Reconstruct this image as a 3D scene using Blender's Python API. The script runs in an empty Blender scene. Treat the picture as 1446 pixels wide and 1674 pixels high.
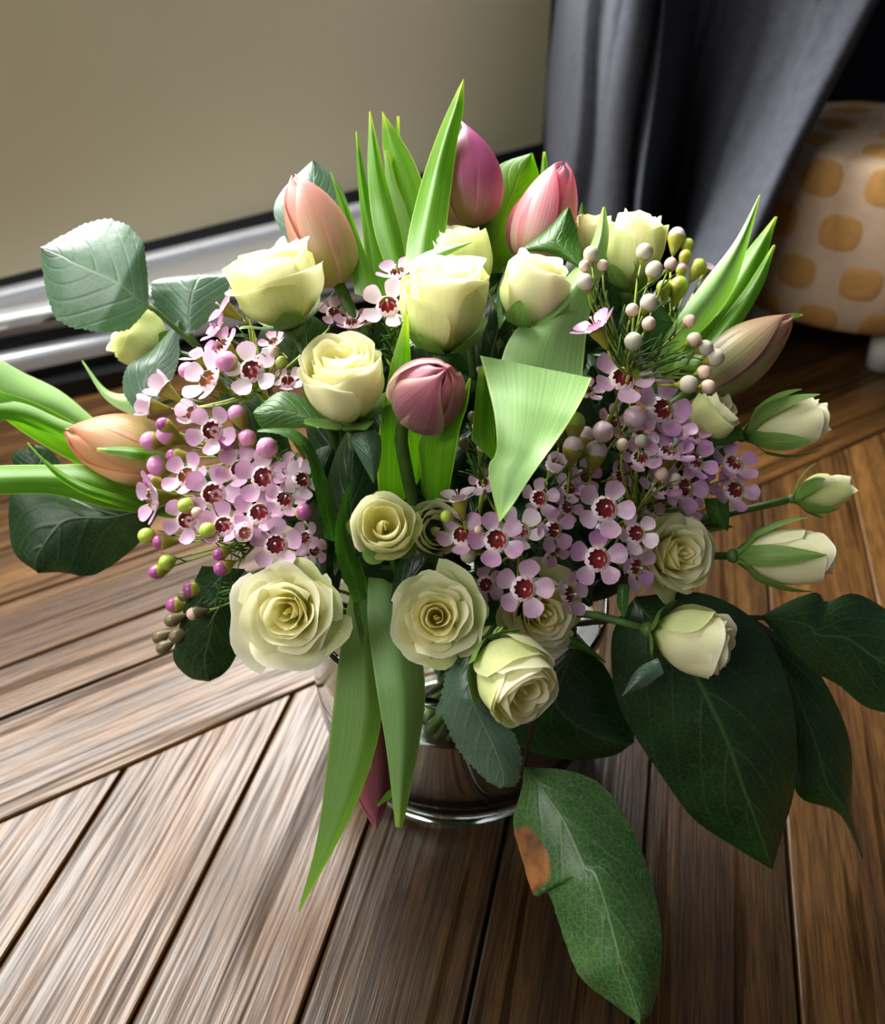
import bpy, math, random
import numpy as np
from mathutils import Vector, Matrix

random.seed(7)
sc = bpy.context.scene
COL = sc.collection
PI = math.pi

# ------------------------------------------------------------------ camera, world, light, exposure
W, H, F = 1446, 1674, 1450.0
PITCH = math.radians(37.0)
CAM = Vector((0.0, -0.405, 0.50))
RIGHT = Vector((1, 0, 0))
FWD = Vector((0, math.cos(PITCH), -math.sin(PITCH)))
UPV = Vector((0, math.sin(PITCH), math.cos(PITCH)))
cam = bpy.data.cameras.new('camera')
cam.sensor_fit = 'HORIZONTAL'
cam.sensor_width = 36.0
cam.lens = F / W * 36.0
cam.clip_start = 0.02
cam.dof.use_dof = True
cam.dof.focus_distance = 0.425
cam.dof.aperture_fstop = 8.5
camo = bpy.data.objects.new('camera', cam)
camo.location = CAM
camo.rotation_euler = (PI / 2 - PITCH, 0, 0)
COL.objects.link(camo)
sc.camera = camo

sc.view_settings.view_transform = 'Standard'
sc.view_settings.look = 'None'
sc.view_settings.gamma = 1.0
sc.view_settings.use_curve_mapping = False
sc.view_settings.exposure = 0.0
sc.cycles.use_denoising = True
sc.cycles.max_bounces = 14
sc.cycles.diffuse_bounces = 9
sc.cycles.transmission_bounces = 12
sc.cycles.transparent_max_bounces = 12
sc.cycles.sample_clamp_indirect = 6.0

world = bpy.data.worlds.new('world')
sc.world = world
world.use_nodes = True
bg = world.node_tree.nodes['Background']
bg.inputs['Color'].default_value = (0.80, 0.86, 0.95, 1)
bg.inputs['Strength'].default_value = 0.10


def area(name, loc, target, sx, sy, power, col):
    l = bpy.data.lights.new(name, 'AREA')
    l.shape = 'RECTANGLE'
    l.size, l.size_y = sx, sy
    l.energy = power
    l.color = col
    o = bpy.data.objects.new(name, l)
    o.location = loc
    d = Vector(target) - Vector(loc)
    o.rotation_euler = d.to_track_quat('-Z', 'Y').to_euler()
    COL.objects.link(o)
    return o


def ray(px, py):
    return ((px - W / 2) * RIGHT - (py - H / 2) * UPV + F * FWD) / F


def P(px, py, d):
    """world point seen at pixel (px,py) at optical depth d"""
    return CAM + ray(px, py) * d


def onz(px, py, z):
    r = ray(px, py)
    return CAM + r * ((z - CAM.z) / r.z)


def onh(px, py, h):
    """world point at pixel with horizontal distance h in front of the camera"""
    r = ray(px, py)
    return CAM + r * (h / r.y)


# window wall line (bottom edge of the cream panel under the window)
WZ = 0.10
WA, WB = onz(0, 455, WZ), onz(886, 233.5, WZ)
WDIR = (WB - WA).normalized()
WN = Vector((WDIR.y, -WDIR.x, 0))          # into the room
# daylight: the tall window above the cream panel; plus an added soft fill behind the photographer
win_c = WA + WDIR * 0.10 + Vector((0, 0, 1.03)) - WN * 0.03
area('window_daylight', win_c, win_c + WN + Vector((0, 0, -0.12)), 1.25, 1.12, 118.0, (1.0, 0.985, 0.95))
area('added_room_fill', (-1.5, -1.1, 1.6), (0, 0.1, 0.2), 1.4, 1.4, 33.0, (1.0, 0.98, 0.94))


# ------------------------------------------------------------------ helpers
def lin(r, g, b):
    f = lambda c: (c / 255 / 12.92) if c / 255 <= 0.04045 else ((c / 255 + 0.055) / 1.055) ** 2.4
    return (f(r), f(g), f(b), 1.0)


def mesh(name, verts, faces, mat=None, uv=None, smooth=True):
    m = bpy.data.meshes.new(name)
    m.from_pydata([tuple(v) for v in verts], [], faces)
    if uv is not None:
        ul = m.uv_layers.new(name='UVMap')
        idx = np.empty(len(m.loops), dtype=np.int32)
        m.loops.foreach_get('vertex_index', idx)
        ul.data.foreach_set('uv', np.asarray(uv, dtype=np.float32)[idx].ravel())
    if smooth:
        m.polygons.foreach_set('use_smooth', [True] * len(m.polygons))
    if mat:
        m.materials.append(mat)
    m.update()
    return m


def obj(name, me, parent=None, mtx=None):
    o = bpy.data.objects.new(name, me)
    COL.objects.link(o)
    if parent:
        o.parent = parent
    if mtx is not None:
        o.matrix_local = mtx
    return o


def thing(name, label, cat, loc=(0, 0, 0), group=None):
    o = bpy.data.objects.new(name, None)
    o.empty_display_size = 0.01
    o.location = loc
    COL.objects.link(o)
    tag(o, label, cat, group)
    return o


def tag(o, label=None, cat=None, group=None, kind=None):
    if label:
        o['label'] = label
    if cat:
        o['category'] = cat
    if group:
        o['group'] = group
    if kind:
        o['kind'] = kind
    return o


def wpart(name, verts, faces, mat, parent, uv=None, smooth=True):
    """mesh given in world coordinates, as a part of a thing (an unrotated Empty)"""
    off = Vector(parent.location) if parent else Vector((0, 0, 0))
    return obj(name, mesh(name, [Vector(v) - off for v in verts], faces, mat, uv, smooth), parent)


def catmull(pts, n):
    """smooth resample of a polyline (any dimension) to n points, by chord length"""
    p = np.array([list(q) for q in pts], float)
    if len(p) == 2:
        t = np.linspace(0, 1, n)[:, None]
        return p[0] * (1 - t) + p[1] * t
    seg = np.linalg.norm(np.diff(p, axis=0), axis=1)
    s = np.concatenate([[0], np.cumsum(seg)])
    ext = np.vstack([2 * p[0] - p[1], p, 2 * p[-1] - p[-2]])
    out = []
    for t in np.linspace(0, s[-1], n):
        i = min(max(np.searchsorted(s, t, 'right') - 1, 0), len(p) - 2)
        u = (t - s[i]) / max(seg[i], 1e-9)
        a, b, c, d = ext[i], ext[i + 1], ext[i + 2], ext[i + 3]
        out.append(0.5 * ((2 * b) + (c - a) * u + (2 * a - 5 * b + 4 * c - d) * u * u + (3 * b - a - 3 * c + d) * u ** 3))
    return np.array(out)


def tube_geo(pts, r0, r1, sides=6, base=0):
    pts = [Vector(p) for p in pts]
    vs, fs = [], []
    n = len(pts)
    up = Vector((0.13, 0.31, 0.94))
    for i, p in enumerate(pts):
        t = (pts[min(i + 1, n - 1)] - pts[max(i - 1, 0)]).normalized()
        a = t.cross(up)
        if a.length < 0.1:
            a = t.cross(Vector((1, 0, 0)))
        a.normalize()
        b = t.cross(a)
        r = r0 + (r1 - r0) * i / (n - 1)
        for k in range(sides):
            an = 2 * PI * k / sides
            vs.append(p + a * (r * math.cos(an)) + b * (r * math.sin(an)))
    for i in range(n - 1):
        for k in range(sides):
            k2 = (k + 1) % sides
            fs.append((base + i * sides + k, base + i * sides + k2, base + (i + 1) * sides + k2, base + (i + 1) * sides + k))
    fs.append(tuple(base + k for k in range(sides))[::-1])
    fs.append(tuple(base + (n - 1) * sides + k for k in range(sides)))
    return vs, fs


class MB:
    def __init__(s):
        s.v, s.f = [], []

    def tube(s, pts, r0, r1, n=8, sides=6):
        v, f = tube_geo(catmull(pts, n), r0, r1, sides, len(s.v))
        s.v += v
        s.f += f

    def box8(s, c):
        b = len(s.v)
        s.v += [Vector(q) for q in c]
        s.f += [(b, b + 3, b + 2, b + 1), (b + 4, b + 5, b + 6, b + 7), (b, b + 1, b + 5, b + 4), (b + 1, b + 2, b + 6, b + 5),
                (b + 2, b + 3, b + 7, b + 6), (b + 3, b, b + 4, b + 7)]


def grid_faces(nu, nv):
    return [(j * nu + i, j * nu + i + 1, (j + 1) * nu + i + 1, (j + 1) * nu + i) for j in range(nv - 1) for i in range(nu - 1)]


def revolve(prof, n=48, close=False):
    vs, fs = [], []
    m = len(prof)
    for k in range(n):
        a = 2 * PI * k / n
        for r, z in prof:
            vs.append(Vector((r * math.cos(a), r * math.sin(a), z)))
    for k in range(n):
        k2 = (k + 1) % n
        for i in range(m - 1 if not close else m):
            j = (i + 1) % m
            fs.append((k * m + i, k2 * m + i, k2 * m + j, k * m + j))
    return vs, fs


def cdir(r, u, t):
    """direction given as right / up-in-picture / towards the photographer"""
    return (RIGHT * r + UPV * u - FWD * t).normalized()


def frame(axis, spin=0.0):
    q = Vector(axis).normalized().to_track_quat('Z', 'Y').to_matrix().to_4x4()
    return q @ Matrix.Rotation(spin, 4, 'Z')


def D(px, py):
    dy = (py - 800) / 500
    return 0.405 + 0.085 * ((px - 730) / 550) ** 2 + (0.045 if dy < 0 else 0.07) * dy * dy


# ------------------------------------------------------------------ materials
def newmat(name):
    m = bpy.data.materials.new(name)
    m.use_nodes = True
    nt = m.node_tree
    nt.nodes.clear()
    out = nt.nodes.new('ShaderNodeOutputMaterial')
    return m, nt, out


def N(nt, typ, **kw):
    n = nt.nodes.new(typ)
    for k, v in kw.items():
        if k.startswith('i_'):
            n.inputs[k[2:]].default_value = v
        else:
            setattr(n, k, v)
    return n


def L(nt, a, b):
    nt.links.new(a, b)


def math_node(nt, op, a, b=None, clamp=False):
    n = nt.nodes.new('ShaderNodeMath')
    n.operation = op
    n.use_clamp = clamp
    for i, x in enumerate((a, b)):
        if x is None:
            continue
        if isinstance(x, (int, float)):
            n.inputs[i].default_value = x
        else:
            nt.links.new(x, n.inputs[i])
    return n.outputs[0]


def mix_col(nt, fac, a, b, blend='MIX'):
    n = nt.nodes.new('ShaderNodeMix')
    n.data_type = 'RGBA'
    n.blend_type = blend
    for i, x in ((0, fac), (6, a), (7, b)):
        if isinstance(x, (int, float, tuple)):
            n.inputs[i].default_value = x
        else:
            nt.links.new(x, n.inputs[i])
    return n.outputs[2]


def ramp(nt, fac, stops):
    n = nt.nodes.new('ShaderNodeValToRGB')
    e = n.color_ramp.elements
    while len(e) < len(stops):
        e.new(0.5)
    for el, (p, c) in zip(e, stops):
        el.position = p
        el.color = c
    nt.links.new(fac, n.inputs[0])
    return n.outputs[0]


def plain(name, col, rough=0.5, metal=0.0, spec=0.5, noise=0.0, scale=60.0, bump=0.0, coat=0.0):
    m, nt, out = newmat(name)
    b = N(nt, 'ShaderNodeBsdfPrincipled')
    b.inputs['Roughness'].default_value = rough
    b.inputs['Metallic'].default_value = metal
    b.inputs['Specular IOR Level'].default_value = spec
    b.inputs['Coat Weight'].default_value = coat
    tc = N(nt, 'ShaderNodeTexCoord')
    nz = N(nt, 'ShaderNodeTexNoise', i_Scale=scale, i_Detail=4.0)
    L(nt, tc.outputs['Object'], nz.inputs['Vector'])
    dark = tuple(c * (1 - noise) for c in col[:3]) + (1,)
    lite = tuple(min(1, c * (1 + noise)) for c in col[:3]) + (1,)
    L(nt, ramp(nt, nz.outputs['Fac'], [(0.3, dark), (0.7, lite)]), b.inputs['Base Color'])
    if bump:
        bp = N(nt, 'ShaderNodeBump', i_Strength=bump, i_Distance=0.002)
        L(nt, nz.outputs['Fac'], bp.inputs['Height'])
        L(nt, bp.outputs[0], b.inputs['Normal'])
    L(nt, b.outputs[0], out.inputs[0])
    return m


def thin(name, colfn, trans=0.35, rough=0.5, spec=0.4, bumpfn=None, tcol=None, bstr=0.3, coat=0.0):
    """petal / leaf: principled surface mixed with translucency; colfn(nt,u,v)->colour socket"""
    m, nt, out = newmat(name)
    tc = N(nt, 'ShaderNodeTexCoord')
    sep = N(nt, 'ShaderNodeSeparateXYZ')
    L(nt, tc.outputs['UV'], sep.inputs[0])
    u, v = sep.outputs[0], sep.outputs[1]
    col = colfn(nt, u, v, tc)
    b = N(nt, 'ShaderNodeBsdfPrincipled')
    b.inputs['Roughness'].default_value = rough
    b.inputs['Specular IOR Level'].default_value = spec
    b.inputs['Coat Weight'].default_value = coat
    L(nt, col, b.inputs['Base Color'])
    t = N(nt, 'ShaderNodeBsdfTranslucent')
    if tcol:
        L(nt, mix_col(nt, 1.0, col, tcol, 'MULTIPLY'), t.inputs[0])
    else:
        L(nt, col, t.inputs[0])
    if bumpfn:
        bp = N(nt, 'ShaderNodeBump', i_Strength=bstr, i_Distance=0.0012)
        L(nt, bumpfn(nt, u, v, tc), bp.inputs['Height'])
        L(nt, bp.outputs[0], b.inputs['Normal'])
    mx = N(nt, 'ShaderNodeMixShader')
    mx.inputs[0].default_value = trans
    L(nt, b.outputs[0], mx.inputs[1])
    L(nt, t.outputs[0], mx.inputs[2])
    L(nt, mx.outputs[0], out.inputs[0])
    return m


def noise_of(nt, tc, scale, detail=3.0, stretch=None, src='Object'):
    nz = N(nt, 'ShaderNodeTexNoise', i_Scale=scale, i_Detail=detail)
    if stretch:
        mp = N(nt, 'ShaderNodeMapping')
        mp.inputs['Scale'].default_value = stretch
        L(nt, tc.outputs[src], mp.inputs[0])
        L(nt, mp.outputs[0], nz.inputs['Vector'])
    else:
        L(nt, tc.outputs[src], nz.inputs['Vector'])
    return nz.outputs['Fac']


def petal_col(base, mid, rim):
    def fn(nt, u, v, tc):
        c = ramp(nt, v, [(0.0, base), (0.45, mid), (0.93, mid), (1.0, rim)])
        n = noise_of(nt, tc, 3.0, 4.0, (14, 1.2, 1), 'UV')
        return mix_col(nt, math_node(nt, 'MULTIPLY', math_node(nt, 'SUBTRACT', n, 0.45, True), 0.7), c, base)
    return fn


def vein_socket(nt, u, v, count, slope, width):
    """pinnate veins; u along the leaf 0..1, v across 0..1"""
    a = math_node(nt, 'ABSOLUTE', math_node(nt, 'SUBTRACT', v, 0.5))
    s = math_node(nt, 'SUBTRACT', u, math_node(nt, 'MULTIPLY', math_node(nt, 'POWER', a, 1.25), slope))
    fr = math_node(nt, 'ABSOLUTE', math_node(nt, 'SUBTRACT', math_node(nt, 'FRACT', math_node(nt, 'MULTIPLY', s, count)), 0.5))
    side = math_node(nt, 'LESS_THAN', fr, width)
    side = math_node(nt, 'SUBTRACT', 1.0, math_node(nt, 'DIVIDE', fr, width, True), True)
    side = math_node(nt, 'MULTIPLY', side, math_node(nt, 'SUBTRACT', 1.0, math_node(nt, 'MULTIPLY', a, 1.5)), True)
    mid = math_node(nt, 'SUBTRACT', 1.0, math_node(nt, 'DIVIDE', a, 0.022, True), True)
    return math_node(nt, 'MAXIMUM', math_node(nt, 'MULTIPLY', side, 0.6), mid)


def leaf_col(dark, lite, vein, count=7, slope=0.75, fine=0.25, vs=0.55):
    def fn(nt, u, v, tc):
        n = noise_of(nt, tc, 45.0, 5.0)
        c = ramp(nt, n, [(0.3, dark), (0.7, lite)])
        # fine net between the veins
        vo = N(nt, 'ShaderNodeTexVoronoi', feature='DISTANCE_TO_EDGE', i_Scale=330.0)
        L(nt, tc.outputs['Object'], vo.inputs['Vector'])
        net = math_node(nt, 'LESS_THAN', vo.outputs['Distance'], 0.05)
        c = mix_col(nt, math_node(nt, 'MULTIPLY', net, fine), c, vein)
        return mix_col(nt, math_node(nt, 'MULTIPLY', vein_socket(nt, u, v, count, slope, 0.06), vs), c, vein)
    return fn


def leaf_bump(count=7, slope=0.75):
    def fn(nt, u, v, tc):
        ve = vein_socket(nt, u, v, count, slope, 0.16)
        n = noise_of(nt, tc, 260.0, 3.0)
        return math_node(nt, 'SUBTRACT', math_node(nt, 'MULTIPLY', n, 0.25), ve)
    return fn


def stripe_col(a, b, scale=60, base=None, rimc=None):
    def fn(nt, u, v, tc):
        n = noise_of(nt, tc, 1.0, 4.0, (1.5, scale, 1), 'UV')
        c = ramp(nt, n, [(0.3, a), (0.7, b)])
        if rimc:
            e = math_node(nt, 'ABSOLUTE', math_node(nt, 'SUBTRACT', v, 0.5))
            c = mix_col(nt, math_node(nt, 'MULTIPLY', math_node(nt, 'GREATER_THAN', e, 0.475), 0.75), c, rimc)
        if base:
            tipf = ramp(nt, u, [(0.86, (0, 0, 0, 1)), (1.0, (1, 1, 1, 1))])
            c = mix_col(nt, tipf, c, base)
        return c
    return fn


def stripe_bump(scale=60):
    def fn(nt, u, v, tc):
        return noise_of(nt, tc, 1.0, 3.0, (1.0, scale, 1), 'UV')
    return fn


M = {}
M['rose'] = thin('rose_petal', petal_col(lin(222, 224, 144), lin(245, 243, 206), lin(253, 252, 236)), 0.44, 0.5, 0.3)
M['rose_green'] = thin('rose_outer_petal', petal_col(lin(160, 186, 80), lin(226, 232, 168), lin(242, 243, 204)), 0.42, 0.5, 0.3)
M['rose_deep'] = thin('rose_heart_petal', petal_col(lin(246, 234, 156), lin(250, 246, 196), lin(253, 251, 232)), 0.48, 0.5, 0.3)
M['sepal'] = thin('rose_sepal', stripe_col(lin(84, 122, 48), lin(128, 160, 80), 12), 0.25, 0.5)
M['stem'] = plain('green_stem', lin(70, 104, 40), 0.5, noise=0.3, scale=120)
M['twig'] = plain('waxflower_stem', lin(146, 164, 56), 0.5, noise=0.35, scale=160)
M['bark'] = plain('brown_twig', lin(70, 54, 36), 0.6, noise=0.35, scale=160)
M['tleaf'] = thin('tulip_leaf', stripe_col(lin(84, 140, 34), lin(124, 178, 50), 26, lin(200, 220, 90), lin(200, 226, 110)), 0.55, 0.36, 0.5, stripe_bump(30), lin(232, 255, 110), 0.12)
M['tleaf_grey'] = thin('tulip_leaf_glaucous', stripe_col(lin(138, 182, 104), lin(158, 200, 124), 30, lin(170, 205, 100), lin(190, 222, 130)), 0.28, 0.42, 0.4, stripe_bump(30), lin(230, 255, 140), 0.12)
M['rleaf'] = thin('rose_leaf', leaf_col(lin(72, 106, 82), lin(98, 130, 106), lin(146, 172, 140), 7, 0.9, 0.15), 0.2, 0.34, 0.75, leaf_bump(7, 0.9), lin(200, 255, 120), 0.35)
M['rleaf_green'] = thin('rose_leaf_green', leaf_col(lin(44, 88, 26), lin(70, 116, 38), lin(120, 156, 72), 7, 0.9, 0.2), 0.25, 0.36, 0.5, leaf_bump(7, 0.9), lin(210, 255, 90), 0.35)
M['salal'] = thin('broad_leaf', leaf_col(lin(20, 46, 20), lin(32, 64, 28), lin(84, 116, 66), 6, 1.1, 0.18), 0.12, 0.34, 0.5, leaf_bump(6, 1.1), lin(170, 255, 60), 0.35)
M['salal_lit'] = thin('broad_leaf_backlit', leaf_col(lin(92, 150, 22), lin(122, 176, 34), lin(96, 140, 30), 6, 1.1, 0.12), 0.6, 0.36, 0.5, leaf_bump(6, 1.1), lin(226, 255, 90), 0.3)  # lit copy of the broad leaf, backlight put into its lime colour


def worn_leaf():
    base = leaf_col(lin(46, 84, 36), lin(72, 112, 56), lin(132, 160, 108), 6, 1.1, 0.3, 0.6)

    def fn(nt, u, v, tc):
        c = base(nt, u, v, tc)
        n = noise_of(nt, tc, 70.0, 4.0)
        # one withered brown patch on the left rim
        uu = math_node(nt, 'SUBTRACT', 1.0, math_node(nt, 'DIVIDE', math_node(nt, 'ABSOLUTE', math_node(nt, 'SUBTRACT', u, 0.31)), 0.135, True), True)
        vv = math_node(nt, 'SUBTRACT', 1.0, math_node(nt, 'DIVIDE', v, 0.30, True), True)
        k = math_node(nt, 'MULTIPLY', uu, vv)
        k = math_node(nt, 'ADD', k, math_node(nt, 'MULTIPLY', math_node(nt, 'SUBTRACT', n, 0.5), 0.3))
        brown = ramp(nt, n, [(0.35, lin(70, 44, 42)), (0.65, lin(176, 116, 62))])
        return mix_col(nt, ramp(nt, k, [(0.17, (0, 0, 0, 1)), (0.24, (1, 1, 1, 1))]), c, brown)
    return fn


M['salal_worn'] = thin('broad_leaf_withered', worn_leaf(), 0.15, 0.38, 0.5, leaf_bump(6, 1.1), lin(190, 255, 80), 0.35)


def tulip_col(base, mid, tip, streak, edge=None):
    def fn(nt, u, v, tc):
        c = ramp(nt, v, [(0.0, base), (0.35, mid), (0.95, tip)])
        n = noise_of(nt, tc, 1.0, 5.0, (26, 1.3, 1), 'UV')
        c = mix_col(nt, math_node(nt, 'MULTIPLY', math_node(nt, 'SUBTRACT', n, 0.4, True), 1.6, True), c, streak)
        e = math_node(nt, 'ABSOLUTE', math_node(nt, 'SUBTRACT', u, 0.5))
        return mix_col(nt, ramp(nt, e, [(0.36, (0, 0, 0, 1)), (0.5, (0.8, 0.8, 0.8, 1))]), c, edge or tip)
    return fn


def tulip_bump(nt, u, v, tc):
    return noise_of(nt, tc, 1.0, 3.0, (34, 1.0, 1), 'UV')


def tmat(name, *cols):
    return thin(name, tulip_col(*[lin(*c) for c in cols]), 0.38, 0.36, 0.5, tulip_bump, None, 0.2)


M['t_peach'] = tmat('tulip_petal_peach', (170, 176, 90), (206, 172, 136), (222, 132, 140), (182, 160, 104), (232, 172, 160))
M['t_magenta'] = tmat('tulip_petal_magenta', (176, 156, 100), (194, 110, 146), (220, 112, 176), (164, 86, 124), (228, 150, 190))
M['t_pink'] = tmat('tulip_petal_pink', (206, 196, 150), (222, 160, 166), (226, 104, 136), (226, 190, 176))
M['t_plum'] = tmat('tulip_petal_plum', (190, 180, 136), (158, 112, 116), (200, 108, 128), (112, 74, 84), (206, 180, 150))
M['t_olive'] = tmat('tulip_petal_olive', (140, 152, 78), (168, 164, 112), (190, 140, 128), (138, 128, 80))
M['t_apricot'] = tmat('tulip_petal_apricot', (176, 180, 84), (214, 190, 130), (222, 140, 120), (198, 166, 96))
M['t_dusk'] = tmat('tulip_petal_dusk', (120, 100, 60), (150, 84, 80), (200, 116, 140), (120, 78, 60))


def wax_col(a, b):
    def fn(nt, u, v, tc):
        oi = N(nt, 'ShaderNodeObjectInfo')
        c = ramp(nt, u, [(0.0, lin(246, 232, 236)), (0.3, a), (1.0, b)])
        n = noise_of(nt, tc, 3.0, 3.0, None, 'UV')
        c = mix_col(nt, math_node(nt, 'MULTIPLY', n, 0.35), c, lin(236, 216, 230))
        return mix_col(nt, math_node(nt, 'MULTIPLY', oi.outputs['Random'], 0.4), c, lin(236, 214, 230))
    return fn


M['wax_petal'] = thin('waxflower_petal', wax_col(lin(220, 166, 202), lin(200, 130, 186)), 0.3, 0.32, 0.5)
M['wax_deep'] = thin('waxflower_petal_mauve', wax_col(lin(206, 140, 192), lin(178, 98, 172)), 0.3, 0.32, 0.5)
M['wax_white'] = thin('waxflower_petal_pale', wax_col(lin(242, 222, 234), lin(234, 200, 224)), 0.3, 0.32, 0.5)
M['nectary'] = plain('waxflower_nectary', lin(148, 38, 46), 0.2, spec=0.6, noise=0.4, scale=300)
M['nectary_pale'] = plain('waxflower_young_nectary', lin(176, 110, 70), 0.3, noise=0.3, scale=300)
M['fringe'] = plain('waxflower_fringe', lin(240, 216, 222), 0.4, noise=0.1, scale=400)
M['calyx'] = plain('waxflower_calyx', lin(156, 150, 54), 0.4, noise=0.35, scale=200)
M['bud_pink'] = plain('bud_pink', lin(226, 150, 196), 0.28, noise=0.16, scale=160)
M['bud_pale'] = plain('bud_pale_pink', lin(238, 204, 220), 0.28, noise=0.1, scale=160)
M['bud_purple'] = plain('bud_purple', lin(168, 84, 142), 0.28, noise=0.2, scale=160)
M['bud_green'] = plain('bud_green', lin(172, 192, 72), 0.35, noise=0.2, scale=160)
M['bud_white'] = plain('bud_grey_white', lin(206, 200, 176), 0.5, noise=0.35, scale=420, bump=0.4)
M['bud_blush'] = plain('bud_blush', lin(228, 196, 178), 0.45, noise=0.2, scale=320, bump=0.2)
M['bud_dusk'] = plain('bud_dusky', lin(112, 100, 70), 0.35, noise=0.35, scale=200)
M['needle'] = plain('needle_leaf', lin(70, 108, 34), 0.4, noise=0.3, scale=200)


def wood(name, dark, midc, lite):
    m, nt, out = newmat(name)
    tc = N(nt, 'ShaderNodeTexCoord')
    oi = N(nt, 'ShaderNodeObjectInfo')
    add = N(nt, 'ShaderNodeVectorMath', operation='MULTIPLY_ADD')
    cmb = N(nt, 'ShaderNodeCombineXYZ')
    for i in range(3):
        L(nt, oi.outputs['Random'], cmb.inputs[i])
    L(nt, cmb.outputs[0], add.inputs[0])
    add.inputs[1].default_value = (7.3, 3.1, 5.7)
    L(nt, tc.outputs['Object'], add.inputs[2])

    def nz(scale, sx, sy, detail=5, dist=0.0):
        mp = N(nt, 'ShaderNodeMapping')
        mp.inputs['Scale'].default_value = (sx, sy, sy)
        L(nt, add.outputs[0], mp.inputs[0])
        n = N(nt, 'ShaderNodeTexNoise', i_Scale=scale, i_Detail=detail, i_Distortion=dist)
        L(nt, mp.outputs[0], n.inputs['Vector'])
        return n.outputs['Fac']
    broad = nz(1.0, 1.3, 20.0, 4, 1.6)
    grain = nz(1.0, 12.0, 430.0, 3, 0.2)
    pores = nz(1.0, 40.0, 900.0, 2)
    lines = nz(1.0, 3.5, 120.0, 2, 0.6)
    c = ramp(nt, broad, [(0.28, dark), (0.5, midc), (0.74, lite)])
    g = ramp(nt, grain, [(0.36, (0, 0, 0, 1)), (0.56, (1, 1, 1, 1))])
    c = mix_col(nt, math_node(nt, 'SUBTRACT', 0.42, math_node(nt, 'MULTIPLY', g, 0.42)), c, tuple(x * 0.42 for x in dark[:3]) + (1,))
    ln_ = ramp(nt, lines, [(0.36, (0.35, 0.35, 0.35, 1)), (0.43, (1, 1, 1, 1))])
    c = mix_col(nt, 0.8, c, ln_, 'MULTIPLY')
    p = ramp(nt, pores, [(0.42, (0.45, 0.45, 0.45, 1)), (0.55, (1, 1, 1, 1))])
    c = mix_col(nt, 0.75, c, p, 'MULTIPLY')
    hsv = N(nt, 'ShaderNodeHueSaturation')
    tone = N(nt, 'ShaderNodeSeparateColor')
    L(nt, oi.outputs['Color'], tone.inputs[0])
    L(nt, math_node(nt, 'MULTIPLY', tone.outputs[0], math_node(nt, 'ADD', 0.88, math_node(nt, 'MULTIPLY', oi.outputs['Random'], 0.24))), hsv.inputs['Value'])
    L(nt, c, hsv.inputs['Color'])
    b = N(nt, 'ShaderNodeBsdfPrincipled')
    L(nt, hsv.outputs[0], b.inputs['Base Color'])
    L(nt, math_node(nt, 'SUBTRACT', 0.42, math_node(nt, 'MULTIPLY', g, 0.12)), b.inputs['Roughness'])
    L(nt, math_node(nt, 'MULTIPLY', ln_, math_node(nt, 'ADD', 0.24, math_node(nt, 'MULTIPLY', g, 0.24))), b.inputs['Specular IOR Level'])
    bp = N(nt, 'ShaderNodeBump', i_Strength=0.22, i_Distance=0.001)
    L(nt, math_node(nt, 'ADD', grain, math_node(nt, 'MULTIPLY', pores, 0.5)), bp.inputs['Height'])
    L(nt, bp.outputs[0], b.inputs['Normal'])
    L(nt, b.outputs[0], out.inputs[0])
    return m


M['wood'] = wood('oak_plank', lin(56, 36, 18), lin(92, 62, 30), lin(124, 87, 44))
M['gap'] = plain('floor_gap', lin(16, 12, 10), 0.9)
M['cream'] = plain('cream_paint', lin(232, 220, 182), 0.5, noise=0.03, scale=3)
M['black'] = plain('black_sill', lin(10, 10, 13), 0.45)
M['alu'] = plain('brushed_aluminium', lin(226, 229, 236), 0.38, metal=0.45, noise=0.05, scale=30)
M['alu_grey'] = plain('grey_aluminium', lin(170, 168, 164), 0.5, metal=0.3, noise=0.05, scale=30)
M['curtain'] = plain('curtain_cloth', lin(70, 72, 80), 0.9, spec=0.15, noise=0.15, scale=90, bump=0.15)
M['navy'] = plain('navy_wall', lin(10, 12, 20), 0.9, spec=0.1)
M['otto'] = plain('ottoman_cloth', lin(190, 164, 138), 0.9, spec=0.15, noise=0.08, scale=60, bump=0.2)
M['ochre'] = plain('ochre_patch', lin(178, 134, 78), 0.9, spec=0.15, noise=0.1, scale=120, bump=0.2)
M['paint'] = plain('white_leg', lin(214, 208, 200), 0.5)

mg, nt, out = newmat('clear_glass')
b = N(nt, 'ShaderNodeBsdfPrincipled')
b.inputs['Base Color'].default_value = (0.94, 0.98, 0.96, 1)
b.inputs['Transmission Weight'].default_value = 1.0
b.inputs['Roughness'].default_value = 0.01
b.inputs['IOR'].default_value = 1.48
L(nt, b.outputs[0], out.inputs[0])
M['glass'] = mg
mg, nt, out = newmat('vase_water')
b = N(nt, 'ShaderNodeBsdfPrincipled')
b.inputs['Base Color'].default_value = (0.90, 0.96, 0.90, 1)
b.inputs['Transmission Weight'].default_value = 1.0
b.inputs['Roughness'].default_value = 0.0
b.inputs['IOR'].default_value = 1.33
L(nt, b.outputs[0], out.inputs[0])
M['water'] = mg

# ------------------------------------------------------------------ floor
floor = tag(obj('floor', mesh('floor', [(-3, -2, -0.006), (3, -2, -0.006), (3, 3, -0.006), (-3, 3, -0.006)], [(0, 1, 2, 3)], M['gap'], smooth=False)), kind='structure')


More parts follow.
